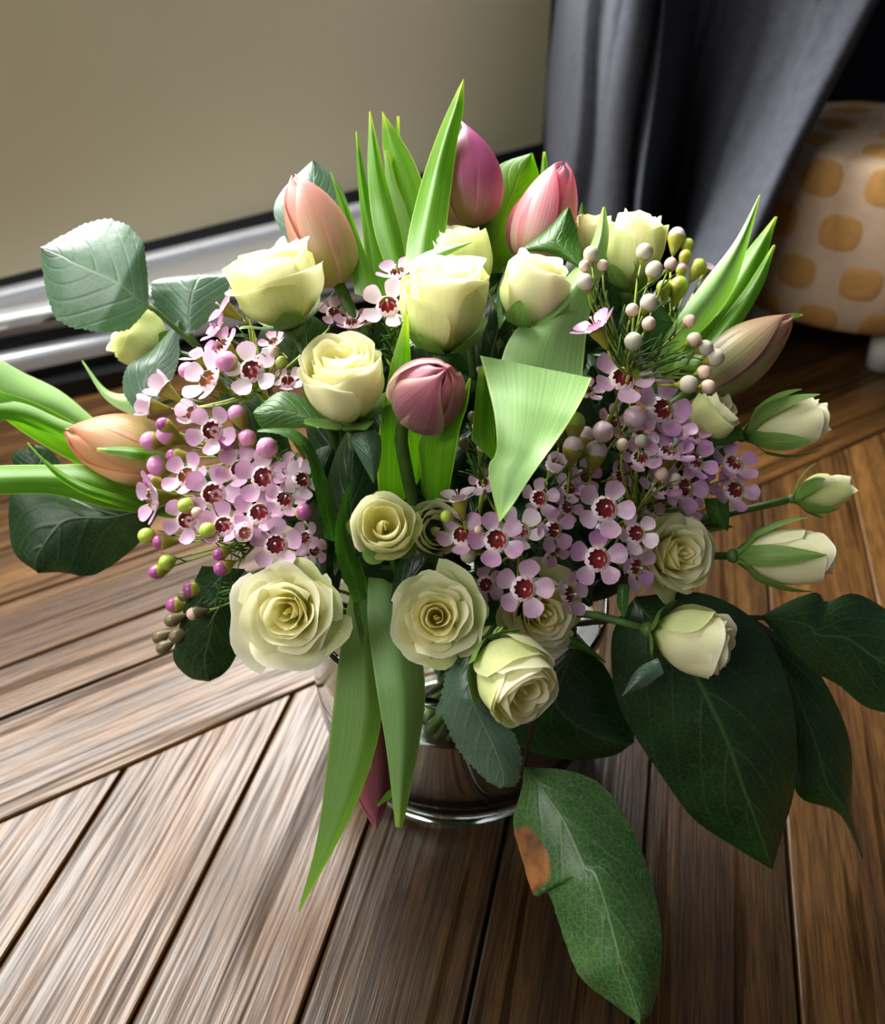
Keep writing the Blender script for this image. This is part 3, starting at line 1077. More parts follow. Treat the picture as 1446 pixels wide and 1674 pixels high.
def sprig(label, node, flowers, buds, dd=0.0, needles=40, seed=0, stemmat='twig', nd=0.03, spread=60):
    """node: pixel (and depth behind the flowers) where the twigs meet"""
    rg = random.Random(seed + 100)
    nodeP = P(node[0], node[1], D(node[0], node[1]) + dd + nd)
    root = thing('waxflower_sprig', label, 'waxflower', nodeP, 'waxflower sprigs in the bouquet')
    mb = MB()
    n, f = neck(nodeP, 0.05)
    mb.tube([nodeP, nodeP * 0.55 + n * 0.45 + Vector((0, 0, 0.01)), n, f], 0.0011, 0.0016, 16, 6)
    tips = []
    for fl in flowers:
        px, py, dia = fl[:3]
        o = fl[3] if len(fl) > 3 else {}
        d = D(px, py) + dd + o.get('dd', rg.uniform(-0.006, 0.006))
        c = P(px, py, d)
        s = 1.14 * dia * d / F
        av = o.get('ax')
        ax = cdir(*(av if av else out_axis(px, py, rg)))
        col = o.get('c', 'p')
        tilt = o.get('t', rg.uniform(0.08, 0.32))
        mt = Matrix.Translation(c - nodeP) @ frame(ax, rg.uniform(0, 6.28)) @ Matrix.Scale(s, 4)
        fo = obj('flower', CALYX, root, mt)
        obj('nectary', NECT['y' if o.get('y') else 'r'], fo)
        obj('stamen_ring', FRINGE, fo)
        obj('pistil', PISTIL, fo)
        for k in range(5):
            tt = tilt + rg.uniform(-0.12, 0.12)
            pm = Matrix.Rotation(2 * PI * k / 5 + rg.uniform(-0.06, 0.06), 4, 'Z') @ Matrix.Translation((0.19, 0, 0.012)) @ Matrix.Rotation(-tt, 4, 'Y') @ Matrix.Scale(rg.uniform(0.94, 1.06), 4)
            obj('petal', WP[col], fo, pm)
        tips.append((c - ax * 0.44 * s, ax))
    for bd in buds:
        px, py, dia, col = bd[:4]
        o = bd[4] if len(bd) > 4 else {}
        d = D(px, py) + dd + o.get('dd', rg.uniform(-0.006, 0.006))
        c = P(px, py, d)
        s = dia * d / F
        av = o.get('ax')
        if av:
            ax = cdir(*av)
        else:
            ax = ((c - nodeP).normalized() + cdir(*out_axis(px, py, rg)) * 0.4).normalized()
        bo = obj('bud', BUD[col], root, Matrix.Translation(c - nodeP) @ frame(ax, rg.uniform(0, 6)) @ Matrix.Scale(s, 4))
        kind = o.get('k', 's' if col in 'wb' else ('d' if col == 'd' else 'y'))
        obj('calyx', BCAL[kind], bo)
        tips.append((c - ax * s * (0.72 if kind == 's' else 1.1), ax))
    for tp, ax in tips:
        mid = tp * 0.5 + nodeP * 0.5 - ax * 0.006
        mb.tube([tp, tp - ax * 0.006, mid, nodeP], 0.00055, 0.0009, 8, 5)
    wpart('stem', mb.v, mb.f, M[stemmat], root)
    nb = MB()
    for k in range(needles):
        tp, ax = tips[rg.randrange(len(tips))]
        q = tp.lerp(nodeP, rg.uniform(0.1, 0.9)) - ax * 0.002
        dr = (ax + Vector((rg.uniform(-1, 1), rg.uniform(-1, 1), rg.uniform(-0.6, 1))) * 0.8).normalized()
        ln = rg.uniform(0.008, 0.015)
        nb.tube([q, q + dr * ln * 0.55 + Vector((0, 0, 0.0008)), q + dr * ln], 0.00055, 0.0002, 4, 4)
    if needles:
        o = wpart('needles', nb.v, nb.f, M['needle'], root)
        o['kind'] = 'stuff'
    return root


# ================================================================== THE BOUQUET
# ---- tulips with their leaves
t1 = tulip('peach pink tulip at top left, leaning left above the upper left rose', (478, 282), (556, 470), 100, 't_peach', 0.45, 0.4, 0.35, 1)
leaf(t1, [(580, 480), (566, 400), (552, 330), (539, 278)], [(640, 500), (600, 420), (572, 345), (539, 278)], [0.44, 0.455, 0.46], 0.004, 0.012)
leaf(t1, [(600, 480), (594, 400), (585, 300), (581, 215)], [(650, 480), (626, 400), (602, 310), (583, 215)], [0.452, 0.465, 0.47], 0.012, 0.004, m=0.35)
leaf(t1, [(640, 460), (612, 380), (601, 290), (603, 182)], [(668, 460), (655, 380), (630, 290), (605, 182)], [0.445, 0.46, 0.465], 0.004, 0.012, m=0.6)
leaf(t1, [(662, 420), (645, 330), (627, 255), (624, 182)], [(715, 420), (700, 330), (672, 255), (625, 182)], [0.475, 0.48, 0.485], 0.01, 0.0)
leaf(t1, [(668, 400), (652, 330), (648, 260), (648, 190)], [(690, 400), (672, 330), (656, 260), (652, 190)], [0.49, 0.495, 0.50], 0.0, 0.01)
leaf(t1, [(655, 430), (640, 340), (630, 290), (628, 245)], [(690, 430), (672, 350), (650, 300), (634, 245)], [0.47, 0.475, 0.48], 0.0, 0.01, 'tleaf_grey')
t2 = tulip('magenta pink tulip at the top, behind the tallest upright leaf', (752, 192), (764, 374), 116, 't_magenta', 0.475, 0.9, 0.0, 2)
leaf(t2, [(662, 440), (667, 385), (690, 292), (718, 212), (742, 158), (757, 129)], [(728, 450), (728, 390), (737, 310), (746, 240), (757, 180), (758, 129)],
     [0.43, 0.45, 0.455], 0.016, 0.004, m=0.42, fold=1.2)
leaf(t2, [(664, 440), (690, 415), (730, 402), (776, 394)], [(672, 448), (705, 432), (742, 412), (776, 394)], [0.425, 0.42, 0.418], 0.006, 0.006, 'tleaf_grey')
t3 = tulip('pale pink tulip at upper right, behind the dark serrated leaf', (922, 262), (862, 432), 104, 't_pink', 0.465, 0.2, 0.25, 3)
leaf(t3, [(880, 330), (882, 295), (887, 248)], [(900, 330), (897, 295), (891, 248)], 0.485, 0.003, 0.003)
leaf(t3, [(815, 600), (838, 545), (905, 475), (960, 410), (985, 338)], [(950, 630), (962, 520), (985, 440), (995, 385), (989, 338)], [0.412, 0.415, 0.43, 0.44], 0.012, 0.010, 'tleaf_grey', m=0.45, fold=1.2)
t4 = tulip('closed dusky plum tulip in the middle of the bouquet', (734, 598), (676, 676), 124, 't_plum', 0.378, 0.3, 0.0, 4, 0.036, 0.02)
leaf(t4, [(635, 940), (616, 760), (634, 620), (662, 514)], [(665, 940), (692, 760), (674, 620), (667, 514)], [0.50, 0.44, 0.405, 0.395], 0.002, 0.014, m=0.6)
leaf(t4, [(690, 940), (688, 780), (686, 715), (740, 670), (766, 618)], [(712, 940), (738, 780), (752, 700), (764, 660), (769, 618)], [0.50, 0.44, 0.40, 0.39], 0.006, 0.006)
leaf(t4, [(780, 600), (786, 582), (800, 583), (840, 586)], [(965, 622), (966, 618), (955, 612), (930, 605)], [0.384, 0.38], 0, 0, 'tleaf_grey') if False else None
leaf(t4, [(784, 581), (795, 622), (808, 680), (811, 738), (798, 762), (804, 805), (816, 854)], [(967, 618), (950, 655), (920, 705), (884, 755), (860, 790), (840, 822), (816, 854)],
     [0.392, 0.376, 0.368, 0.366, 0.368], 0.008, -0.004, 'tleaf_grey', m=0.55, ripple=0.0015, label='pale folded-over tulip leaf')
leaf(t4, [(770, 720), (776, 660), (782, 600)], [(812, 760), (806, 680), (800, 600)], [0.41, 0.40, 0.395], 0.004, 0.006)
t5 = tulip('olive green closed tulip pointing right, in front of the ottoman', (1302, 512), (1128, 642), 104, 't_olive', 0.47, 0.6, 0.0, 5)
leaf(t5, [(1060, 640), (1092, 545), (1150, 460), (1200, 395), (1241, 318)], [(1085, 650), (1145, 550), (1195, 480), (1222, 400), (1243, 318)], [0.485, 0.465, 0.47, 0.475], 0.004, 0.010, 'tleaf_grey', m=0.4)
leaf(t5, [(1100, 600), (1150, 515), (1205, 430), (1266, 354)], [(1140, 610), (1190, 535), (1240, 455), (1270, 354)], [0.46, 0.475, 0.485, 0.49], 0.01, 0.004)
leaf(t5, [(1120, 600), (1165, 540), (1215, 475), (1263, 400)], [(1150, 610), (1200, 545), (1245, 470), (1267, 400)], [0.455, 0.465, 0.475, 0.48], 0.008, 0.003)
leaf(t5, [(1276, 520), (1290, 512), (1311, 513)], [(1282, 530), (1296, 522), (1311, 516)], 0.474, 0, 0, n=8)
t6 = tulip('apricot and green tulip pointing left at the left edge of the bouquet', (103, 702), (286, 762), 112, 't_apricot', 0.50, 0.1, 0.15, 6)
leaf(t6, [(280, 830), (150, 795), (80, 756), (45, 722)], [(285, 850), (170, 820), (100, 786), (45, 726)], [0.50, 0.475, 0.475], 0.004, 0.004, n=20)
leaf(t6, [(310, 822), (170, 765), (80, 760), (-30, 764), (-130, 790)], [(312, 850), (180, 832), (80, 808), (-30, 808), (-130, 792)], [0.51, 0.485, 0.478, 0.475], 0.010, 0.002)
leaf(t6, [(200, 740), (120, 690), (50, 655), (-30, 634), (-100, 628)], [(190, 790), (110, 750), (50, 715), (-30, 660), (-100, 630)], [0.535, 0.53, 0.52, 0.515], 0.002, 0.01)
leaf(t6, [(295, 745), (215, 731), (158, 732)], [(295, 765), (220, 750), (158, 738)], [0.495, 0.472, 0.474], 0.004, 0.0, n=14)
leaf(t6, [(160, 690), (100, 640), (40, 610), (-20, 580), (-90, 575)], [(150, 720), (90, 690), (30, 680), (-20, 650), (-90, 577)], [0.54, 0.535, 0.53], 0.006, 0.01, 'tleaf_grey')
leaf(t6, [(240, 640), (180, 640), (134, 588)], [(240, 690), (175, 655), (134, 592)], [0.505, 0.51, 0.515], 0.006, 0.0, 'tleaf_grey', n=16)
leaf(t6, [(200, 720), (110, 690), (40, 660), (-20, 655), (-80, 662)], [(180, 760), (95, 715), (30, 690), (-20, 684), (-80, 664)], [0.525, 0.52, 0.515], 0.004, 0.008, 'tleaf')
t7 = tulip('dusky pink tulip hanging head down in front of the vase', (616, 1360), (590, 1130), 84, 't_dusk', 0.50, 0.5, 0.0, 7, 0.0, 0.02)
leaf(t7, [(588, 900), (566, 1000), (552, 1090), (536, 1230), (518, 1370), (487, 1490)], [(602, 900), (612, 1000), (618, 1090), (622, 1185), (580, 1320), (490, 1490)], [0.485, 0.445, 0.437, 0.438, 0.44, 0.45], -0.004, 0.014, 'tleaf_grey', m=0.68, fold=1.3)
leaf(t7, [(606, 900), (600, 1000), (613, 1110), (632, 1230), (646, 1352)], [(624, 900), (672, 1000), (694, 1110), (688, 1200), (658, 1354)], [0.485, 0.445, 0.436, 0.44, 0.45], 0.002, 0.012, 'tleaf_grey', m=0.5, fold=1.3)
leaf(t7, [(648, 1285), (632, 1295), (616, 1316)], [(652, 1296), (640, 1304), (618, 1318)], 0.47, 0, 0, n=8)

# ---- roses
G = rose
r1 = G('half-open white rose at upper left, below the peach pink tulip', 455, 468, 160, (-0.28, 0.85, 0.45), 'half', 0.42, 1.75, 0.4, 0.55, 0.7, 1, dd=-0.005, curl=0.7)
r2 = G('tall cup-shaped white rose at upper centre, just above the plum tulip', 728, 497, 156, (0.04, 0.84, 0.5), 'cup', 0.405, 2.15, 1.1, 0.2, 0.5, 2, curl=1.0)
r3 = G('half-open cream rose with green-flecked outer petals, left of the plum tulip', 560, 628, 150, (-0.08, 0.72, 0.62), 'half', 0.405, 1.9, 2.0, 0.45, 0.7, 3, curl=0.5)
r4 = G('small greenish rose with tight spiral heart, below the plum tulip', 628, 862, 122, (0.02, 0.22, 0.97), 'half', 0.40, 1.35, 0.2, 0.5, 0.8, 4, curl=0.2, count=11)
r5 = G('wide open cream rose at lower left of the bouquet', 474, 1000, 196, (-0.12, 0.02, 0.97), 'open', 0.42, 0.88, 0.6, 0.9, 0.6, 5)
r6 = G('open white rose with spiral heart at lower centre, above the hanging leaves', 713, 1008, 172, (0.0, 0.12, 0.97), 'open', 0.412, 0.98, 1.9, 0.9, 0.6, 6, curl=0.7)
r7 = G('pale half-open rose leaning right, lowest in front of the vase', 834, 1102, 144, (0.46, -0.46, 0.72), 'half', 0.40, 1.95, 0.9, 0.1, 0.6, 7, curl=0.45)
r8 = G('white rose bud lying to the right above the large dark leaf', 1130, 1046, 118, (0.86, -0.18, 0.42), 'half', 0.43, 2.3, 0.3, 0.6, 0.5, 8, curl=0.4)
r9 = G('open cream rose at right, below the mauve waxflowers', 1100, 905, 150, (0.36, 0.06, 0.9), 'open', 0.44, 1.25, 1.2, 0.9, 0.6, 9, dd=0.01)
r10 = G('shaded cream rose at lower centre right, behind a waxflower bloom', 880, 1000, 150, (0.25, -0.1, 0.95), 'open', 0.44, 1.2, 2.2, 0.8, 0.7, 10, dd=0.015)
r11 = G('half-open white rose at upper centre, between the cup-shaped rose and the broad grey-green leaf', 868, 478, 124, (0.20, 0.86, 0.42), 'cup', 0.425, 2.1, 0.5, 0.15, 0.8, 11, curl=0.7)
r12 = G('white rose bud at upper right, behind the pale berry-like buds', 1036, 412, 108, (0.10, 0.93, 0.25), 'cup', 0.455, 2.4, 0.8, 0.2, 0.6, 12, curl=0.5)
r13 = G('small white rose at upper right, half hidden by a pointed leaf tip', 968, 392, 80, (-0.05, 0.9, 0.4), 'cup', 0.47, 2.2, 0.1, 0.3, 0.5, 13)
r14 = G('white rose at top centre, behind the cup-shaped rose', 752, 440, 116, (-0.12, 0.93, 0.3), 'cup', 0.445, 2.4, 0.3, 0.3, 0.5, 14, curl=0.3)
r15 = G('small cream rose at right, under the olive tulip', 1158, 682, 92, (0.5, 0.55, 0.5), 'cup', 0.465, 1.9, 0.3, 0.3, 0.5, 15)
r16 = G('white rosebud with open green sepals at right, topmost of the right-hand buds', 1285, 695, 92, (0.94, 0.22, 0.22), 'cup', 0.475, 3.0, 0.2, 0.12, 1.1, 16, curl=0.5, lead=0.04)
r17 = G('smallest white rosebud at the right edge, between two larger buds', 1345, 803, 66, (0.9, 0.24, 0.2), 'bud', 0.485, 2.9, 0.5, 0.25, 0.9, 17, lead=0.05)
r18 = G('white rosebud in dark green sepals at right, lowest of the right-hand buds', 1282, 908, 100, (0.99, 0.02, 0.2), 'cup', 0.46, 3.1, 0.9, 0.03, 1.0, 18, curl=0.3, lead=0.04)
r19 = G('pale yellow rose at far left, under the large blue-green leaf', 232, 552, 112, (-0.72, 0.30, 0.3), 'cup', 0.512, 1.7, 0.5, 0.4, 0.5, 19, greener=True)
r20 = G('dim cream rose tucked behind the small spiral rose', 712, 868, 96, (0.3, 0.2, 0.9), 'half', 0.44, 1.3, 0.5, 0.6, 0.6, 20, count=12)

# rose leaves
leaf(r19, [(242, 505), (205, 540), (140, 540), (92, 520), (72, 460), (66, 404)], [(244, 492), (240, 440), (232, 395), (200, 364), (150, 362), (66, 404)], [0.475, 0.47, 0.475, 0.48], 0.008, 0.010, 'rleaf', m=0.52, serr=5, n=60, teeth=26)
leaf(r19, [(300, 545), (262, 515), (246, 470), (262, 455), (318, 449)], [(318, 542), (345, 520), (380, 480), (392, 452), (330, 448)], [0.485, 0.485, 0.49], 0.01, 0.004, 'rleaf', serr=4, n=50, teeth=20)
leaf(r19, [(224, 674), (202, 640), (208, 600), (250, 570), (292, 522)], [(236, 670), (270, 640), (292, 590), (293, 555), (293, 522)], [0.484, 0.482, 0.484], 0.012, 0.0, 'rleaf', m=0.55, serr=3, n=50, teeth=24)
petiole(r19, P(243, 498, 0.475), P(330, 575, 0.49), 0.0013)
petiole(r19, P(309, 543, 0.485), P(330, 575, 0.49), 0.0011)
petiole(r19, P(228, 672, 0.492), P(320, 640, 0.495), 0.0011)
leaf(r3, [(520, 700), (470, 700), (430, 700), (414, 678)], [(540, 690), (505, 655), (460, 640), (414, 672)], [0.415, 0.42, 0.425], 0.004, 0.006, 'rleaf_green', serr=3, n=40, teeth=20)
leaf(r3, [(420, 706), (462, 712), (498, 742), (514, 800), (530, 880)], [(424, 700), (485, 704), (520, 745), (540, 810), (560, 890)], [0.412, 0.408, 0.41, 0.42], -0.006, 0.008, 'rleaf_green', serr=2, n=40, teeth=22)
leaf(r4, [(578, 985), (552, 920), (548, 860), (570, 788)], [(600, 980), (590, 925), (566, 870), (574, 788)], [0.41, 0.405, 0.412], -0.006, 0.012, 'rleaf_green', serr=3, n=40, teeth=16, ripple=0.002)
leaf(r4, [(592, 1060), (578, 1000), (575, 930)], [(600, 1000), (600, 960), (590, 920)], [0.425, 0.425, 0.42], 0.006, 0.0, 'rleaf_green', n=16)
leaf(r3, [(610, 790), (585, 745), (574, 720), (580, 708)], [(612, 790), (622, 750), (622, 715), (612, 702)], [0.415, 0.41, 0.41], 0.004, 0.004, 'rleaf', n=14)
leaf(r11, [(950, 440), (900, 415), (856, 408), (880, 385), (928, 338)], [(952, 440), (948, 405), (944, 380), (936, 355), (930, 338)], [0.435, 0.44, 0.445], 0.008, 0.004, 'rleaf_green', m=0.6, serr=3, n=44, teeth=22)
leaf(r11, [(815, 540), (812, 480), (832, 425)], [(826, 520), (826, 470), (834, 425)], [0.42, 0.425, 0.43], 0, 0.004, 'rleaf_green', n=14)
leaf(r7, [(760, 1060), (728, 1105), (722, 1160), (745, 1220), (790, 1272), (815, 1288)], [(772, 1070), (800, 1140), (838, 1195), (852, 1240), (846, 1280), (818, 1290)], [0.415, 0.412, 0.42, 0.43], 0.010, 0.006, 'rleaf', m=0.6, serr=6, n=64, teeth=26, ripple=0.0015)
leaf(r7, [(735, 1120), (720, 1140), (711, 1165)], [(738, 1165), (726, 1168), (714, 1168)], 0.422, 0, 0, 'rleaf', serr=3, n=20, teeth=8)
leaf(r8, [(1075, 1075), (1040, 1095), (1016, 1138)], [(1085, 1100), (1055, 1122), (1018, 1138)], [0.43, 0.43, 0.432], 0.003, 0.003, 'rleaf', n=14)
leaf(r8, [(1010, 955), (1008, 985), (1018, 1010)], [(1030, 955), (1026, 990), (1020, 1010)], 0.43, 0.003, 0.0, 'rleaf_green', n=12)
leaf(r17, [(1150, 815), (1158, 845), (1188, 868)], [(1190, 812), (1192, 840), (1190, 868)], 0.475, 0.003, 0.003, 'rleaf_green', n=12)
leaf(r16, [(1212, 700), (1180, 690), (1152, 722)], [(1215, 716), (1185, 728), (1152, 726)], [0.465, 0.46, 0.46], 0.002, 0.004, 'rleaf_green', n=14)
leaf(r10, [(930, 1040), (955, 1050), (990, 1082)], [(935, 1058), (960, 1068), (990, 1084)], 0.45, 0.003, 0.003, 'rleaf_green', n=12)

# ---- broad leaved foliage branches
def branch(label, base, tipn, d0, d1):
    p = P(base[0], base[1], d0)
    root = thing('foliage_branch', label, 'foliage', p, 'broad-leaved foliage branches in the bouquet')
    n, f = neck(p, 0.062)
    q = P(tipn[0], tipn[1], d1)
    mb = MB()
    mb.tube([q, p.lerp(q, 0.5) + Vector((0, 0, 0.004)), p, n, f], 0.0014, 0.0022, 22, 7)
    wpart('twig', mb.v, mb.f, M['bark'], root)
    return root


b1 = branch('foliage branch reaching right with four large dark leaves over the floor', (940, 1020), (1246, 1010), 0.47, 0.475)
leaf(b1, [(1030, 985), (1000, 1040), (1004, 1130), (1030, 1190), (1075, 1260), (1130, 1335), (1200, 1385), (1262, 1422)],
     [(1040, 975), (1150, 970), (1240, 1020), (1285, 1110), (1302, 1200), (1298, 1290), (1280, 1360), (1262, 1422)], [0.455, 0.45, 0.45, 0.46, 0.475], 0.020, 0.014, 'salal', serr=1.5, n=40, teeth=36)
leaf(b1, [(1218, 1012), (1240, 1100), (1290, 1260), (1310, 1306), (1370, 1330), (1408, 1402)], [(1226, 1006), (1320, 1075), (1375, 1170), (1392, 1240), (1392, 1320), (1410, 1402)], [0.49, 0.495, 0.50, 0.505], 0.01, 0.012, 'salal', n=36)
leaf(b1, [(1246, 1012), (1290, 1060), (1330, 1098), (1370, 1120), (1420, 1158), (1500, 1168), (1560, 1140)], [(1246, 1006), (1295, 980), (1336, 968), (1350, 984), (1405, 972), (1500, 1040), (1560, 1138)], [0.475, 0.475, 0.48, 0.485], 0.008, 0.014, 'salal', n=36, ripple=0.002)
leaf(b1, [(930, 1060), (850, 1130), (815, 1185), (860, 1225), (930, 1242), (1000, 1236), (1034, 1215)], [(950, 1060), (985, 1085), (1010, 1130), (1025, 1160), (1034, 1180), (1036, 1200), (1036, 1214)], [0.475, 0.48, 0.485, 0.49], 0.008, 0.008, 'salal', n=36)
b2 = branch('foliage branch drooping in front of the vase with one long withered-edged leaf', (880, 1140), (856, 1256), 0.455, 0.452)
leaf(b2, [(856, 1254), (852, 1290), (838, 1345), (852, 1400), (872, 1464), (892, 1456), (903, 1478), (925, 1545), (950, 1600), (1000, 1640), (1044, 1674)],
     [(858, 1254), (930, 1260), (985, 1285), (1030, 1350), (1062, 1430), (1076, 1490), (1082, 1540), (1078, 1600), (1066, 1650), (1056, 1664), (1046, 1674)],
     [0.45, 0.435, 0.42, 0.412, 0.41], 0.014, 0.012, 'salal_worn', n=56, serr=1.2, teeth=40, label='leaf with a withered brown patch on its rim')
b3 = branch('foliage branch reaching left with one broad round leaf under the apricot tulip', (330, 800), (262, 822), 0.50, 0.495)
leaf(b3, [(262, 822), (140, 800), (50, 770), (20, 800), (14, 850), (24, 905), (60, 935)], [(264, 830), (240, 870), (215, 900), (170, 932), (140, 942), (100, 936), (62, 937)], [0.49, 0.505, 0.51, 0.515], 0.010, 0.010, 'salal', n=40, ripple=0.002)
leaf(b3, [(60, 790), (30, 770), (20, 745), (45, 728)], [(110, 790), (100, 760), (80, 735), (50, 726)], 0.515, 0.004, 0.004, 'salal', n=16)
b4 = branch('foliage branch at lower left with one dark rounded leaf behind the dusky buds', (420, 940), (385, 960), 0.475, 0.475)
leaf(b4, [(330, 925), (305, 980), (288, 1045), (284, 1080), (310, 1108), (340, 1114)], [(400, 930), (402, 990), (398, 1040), (382, 1080), (365, 1102), (342, 1114)], [0.47, 0.475, 0.485, 0.49], 0.008, 0.008, 'salal', n=30)
b5 = branch('foliage branch at the top with one glowing lime green leaf between two tulips', (830, 470), (815, 440), 0.47, 0.475)
leaf(b5, [(760, 450), (765, 370), (785, 310), (815, 270), (868, 250)], [(830, 445), (850, 400), (885, 330), (882, 290), (870, 250)], [0.47, 0.48, 0.485, 0.49], 0.006, 0.01, 'salal_lit', n=30)
leaf(b5, [(915, 400), (935, 380), (950, 330)], [(965, 400), (965, 360), (952, 332)], 0.48, 0.003, 0.003, 'rleaf_green', n=14)
b6 = branch('foliage branch at upper left with one blue-green leaf behind the peach pink tulip', (560, 480), (500, 400), 0.475, 0.485)
leaf(b6, [(500, 420), (462, 380), (447, 345), (462, 310), (510, 262)], [(510, 420), (560, 380), (570, 340), (550, 295), (512, 262)], [0.485, 0.49, 0.495], 0.008, 0.006, 'rleaf', n=30)
# dark leaves that fill the inside of the bunch
b7 = branch('short foliage branch of dark leaves deep inside the bouquet behind the plum tulip', (700, 800), (700, 700), 0.48, 0.46)
rl = random.Random(21)
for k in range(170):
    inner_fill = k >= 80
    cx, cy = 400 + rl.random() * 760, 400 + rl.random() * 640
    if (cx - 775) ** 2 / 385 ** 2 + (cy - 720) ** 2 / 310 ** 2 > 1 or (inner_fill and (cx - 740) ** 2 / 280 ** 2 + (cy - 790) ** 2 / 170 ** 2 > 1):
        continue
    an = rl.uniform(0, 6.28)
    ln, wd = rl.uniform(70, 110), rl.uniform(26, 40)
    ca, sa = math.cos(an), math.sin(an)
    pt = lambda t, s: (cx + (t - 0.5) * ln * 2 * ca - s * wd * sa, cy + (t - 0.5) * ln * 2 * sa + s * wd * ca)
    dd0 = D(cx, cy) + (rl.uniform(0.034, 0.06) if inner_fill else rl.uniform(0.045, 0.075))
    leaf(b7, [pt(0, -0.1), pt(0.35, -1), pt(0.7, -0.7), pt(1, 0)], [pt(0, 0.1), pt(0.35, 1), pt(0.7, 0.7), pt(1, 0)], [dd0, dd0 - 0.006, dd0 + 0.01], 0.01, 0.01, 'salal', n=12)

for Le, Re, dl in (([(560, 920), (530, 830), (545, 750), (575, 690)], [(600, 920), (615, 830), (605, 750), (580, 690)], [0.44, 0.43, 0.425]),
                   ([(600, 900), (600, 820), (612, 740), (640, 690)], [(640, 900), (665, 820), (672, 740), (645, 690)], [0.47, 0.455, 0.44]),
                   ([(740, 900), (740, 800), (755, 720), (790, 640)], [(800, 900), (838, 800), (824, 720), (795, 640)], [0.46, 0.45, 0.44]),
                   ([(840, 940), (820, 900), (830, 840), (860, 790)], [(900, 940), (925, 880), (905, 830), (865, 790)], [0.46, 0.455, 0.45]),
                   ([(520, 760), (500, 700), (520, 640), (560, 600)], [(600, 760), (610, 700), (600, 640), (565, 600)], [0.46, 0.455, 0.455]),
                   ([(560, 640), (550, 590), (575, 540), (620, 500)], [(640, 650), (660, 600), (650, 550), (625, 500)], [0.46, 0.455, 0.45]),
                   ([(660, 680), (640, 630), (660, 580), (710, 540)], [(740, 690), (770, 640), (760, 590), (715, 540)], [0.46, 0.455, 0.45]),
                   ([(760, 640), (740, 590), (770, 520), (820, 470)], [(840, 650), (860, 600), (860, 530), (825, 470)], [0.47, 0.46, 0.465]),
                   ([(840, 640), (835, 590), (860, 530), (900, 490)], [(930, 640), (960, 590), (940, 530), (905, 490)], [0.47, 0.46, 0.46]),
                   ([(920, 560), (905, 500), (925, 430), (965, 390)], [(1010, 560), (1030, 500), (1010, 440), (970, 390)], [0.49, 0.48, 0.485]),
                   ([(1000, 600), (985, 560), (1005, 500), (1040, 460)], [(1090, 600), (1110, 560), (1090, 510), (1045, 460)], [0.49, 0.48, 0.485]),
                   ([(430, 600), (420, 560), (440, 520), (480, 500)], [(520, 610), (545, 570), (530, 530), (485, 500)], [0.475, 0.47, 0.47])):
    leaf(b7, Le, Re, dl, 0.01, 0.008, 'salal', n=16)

# ---- waxflower sprigs
sprig('pink waxflower sprig at upper left, against the upper left rose', (420, 640),
      [(367, 504, 62, {'ax': (-0.8, 0.5, 0.3), 'c': 'p', 'dd': 0.015}), (356, 539, 58, {'ax': (-0.7, 0.5, 0.4), 'c': 'm', 'dd': 0.012}), (366, 566, 62, {'ax': (-0.5, 0.4, 0.6), 'dd': 0.008}),
       (330, 582, 60, {'ax': (-0.4, 0.85, 0.35), 'dd': 0.006}), (412, 606, 80, {'ax': (-0.02, 0.12, 1), 't': 0.1, 'c': 'w'}), (342, 622, 82, {'ax': (-0.45, 0.3, 0.75), 'c': 'w', 'y': 1, 't': 0.35}),
       (268, 636, 66, {'ax': (-0.75, 0.55, 0.15), 'c': 'w', 't': 0.95, 'y': 1}), (246, 664, 60, {'ax': (-0.9, 0.1, 0.2), 'c': 'w', 't': 1.15, 'y': 1}), (316, 676, 60, {'ax': (-0.45, 0.05, 0.85), 'c': 'w', 't': 0.95, 'y': 1}),
       (470, 625, 56, {'ax': (0.1, 0.5, 0.7), 'dd': 0.03}), (448, 560, 46, {'dd': 0.03}), (545, 512, 48, {'dd': 0.03, 'ax': (0.2, 0.3, 0.8)}), (575, 530, 54, {'dd': 0.025})],
      [(306, 606, 28, 'p', {'ax': (-0.7, -0.1, 0.6)}), (370, 592, 36, 'p', {'ax': (-0.3, 0.3, 0.8)}), (425, 590, 22, 'u', {'dd': 0.012}), (460, 592, 20, 'g'), (395, 480, 20, 'p'), (400, 500, 18, 'g'), (448, 575, 18, 'b')],
      seed=1, needles=70, dd=-0.008)
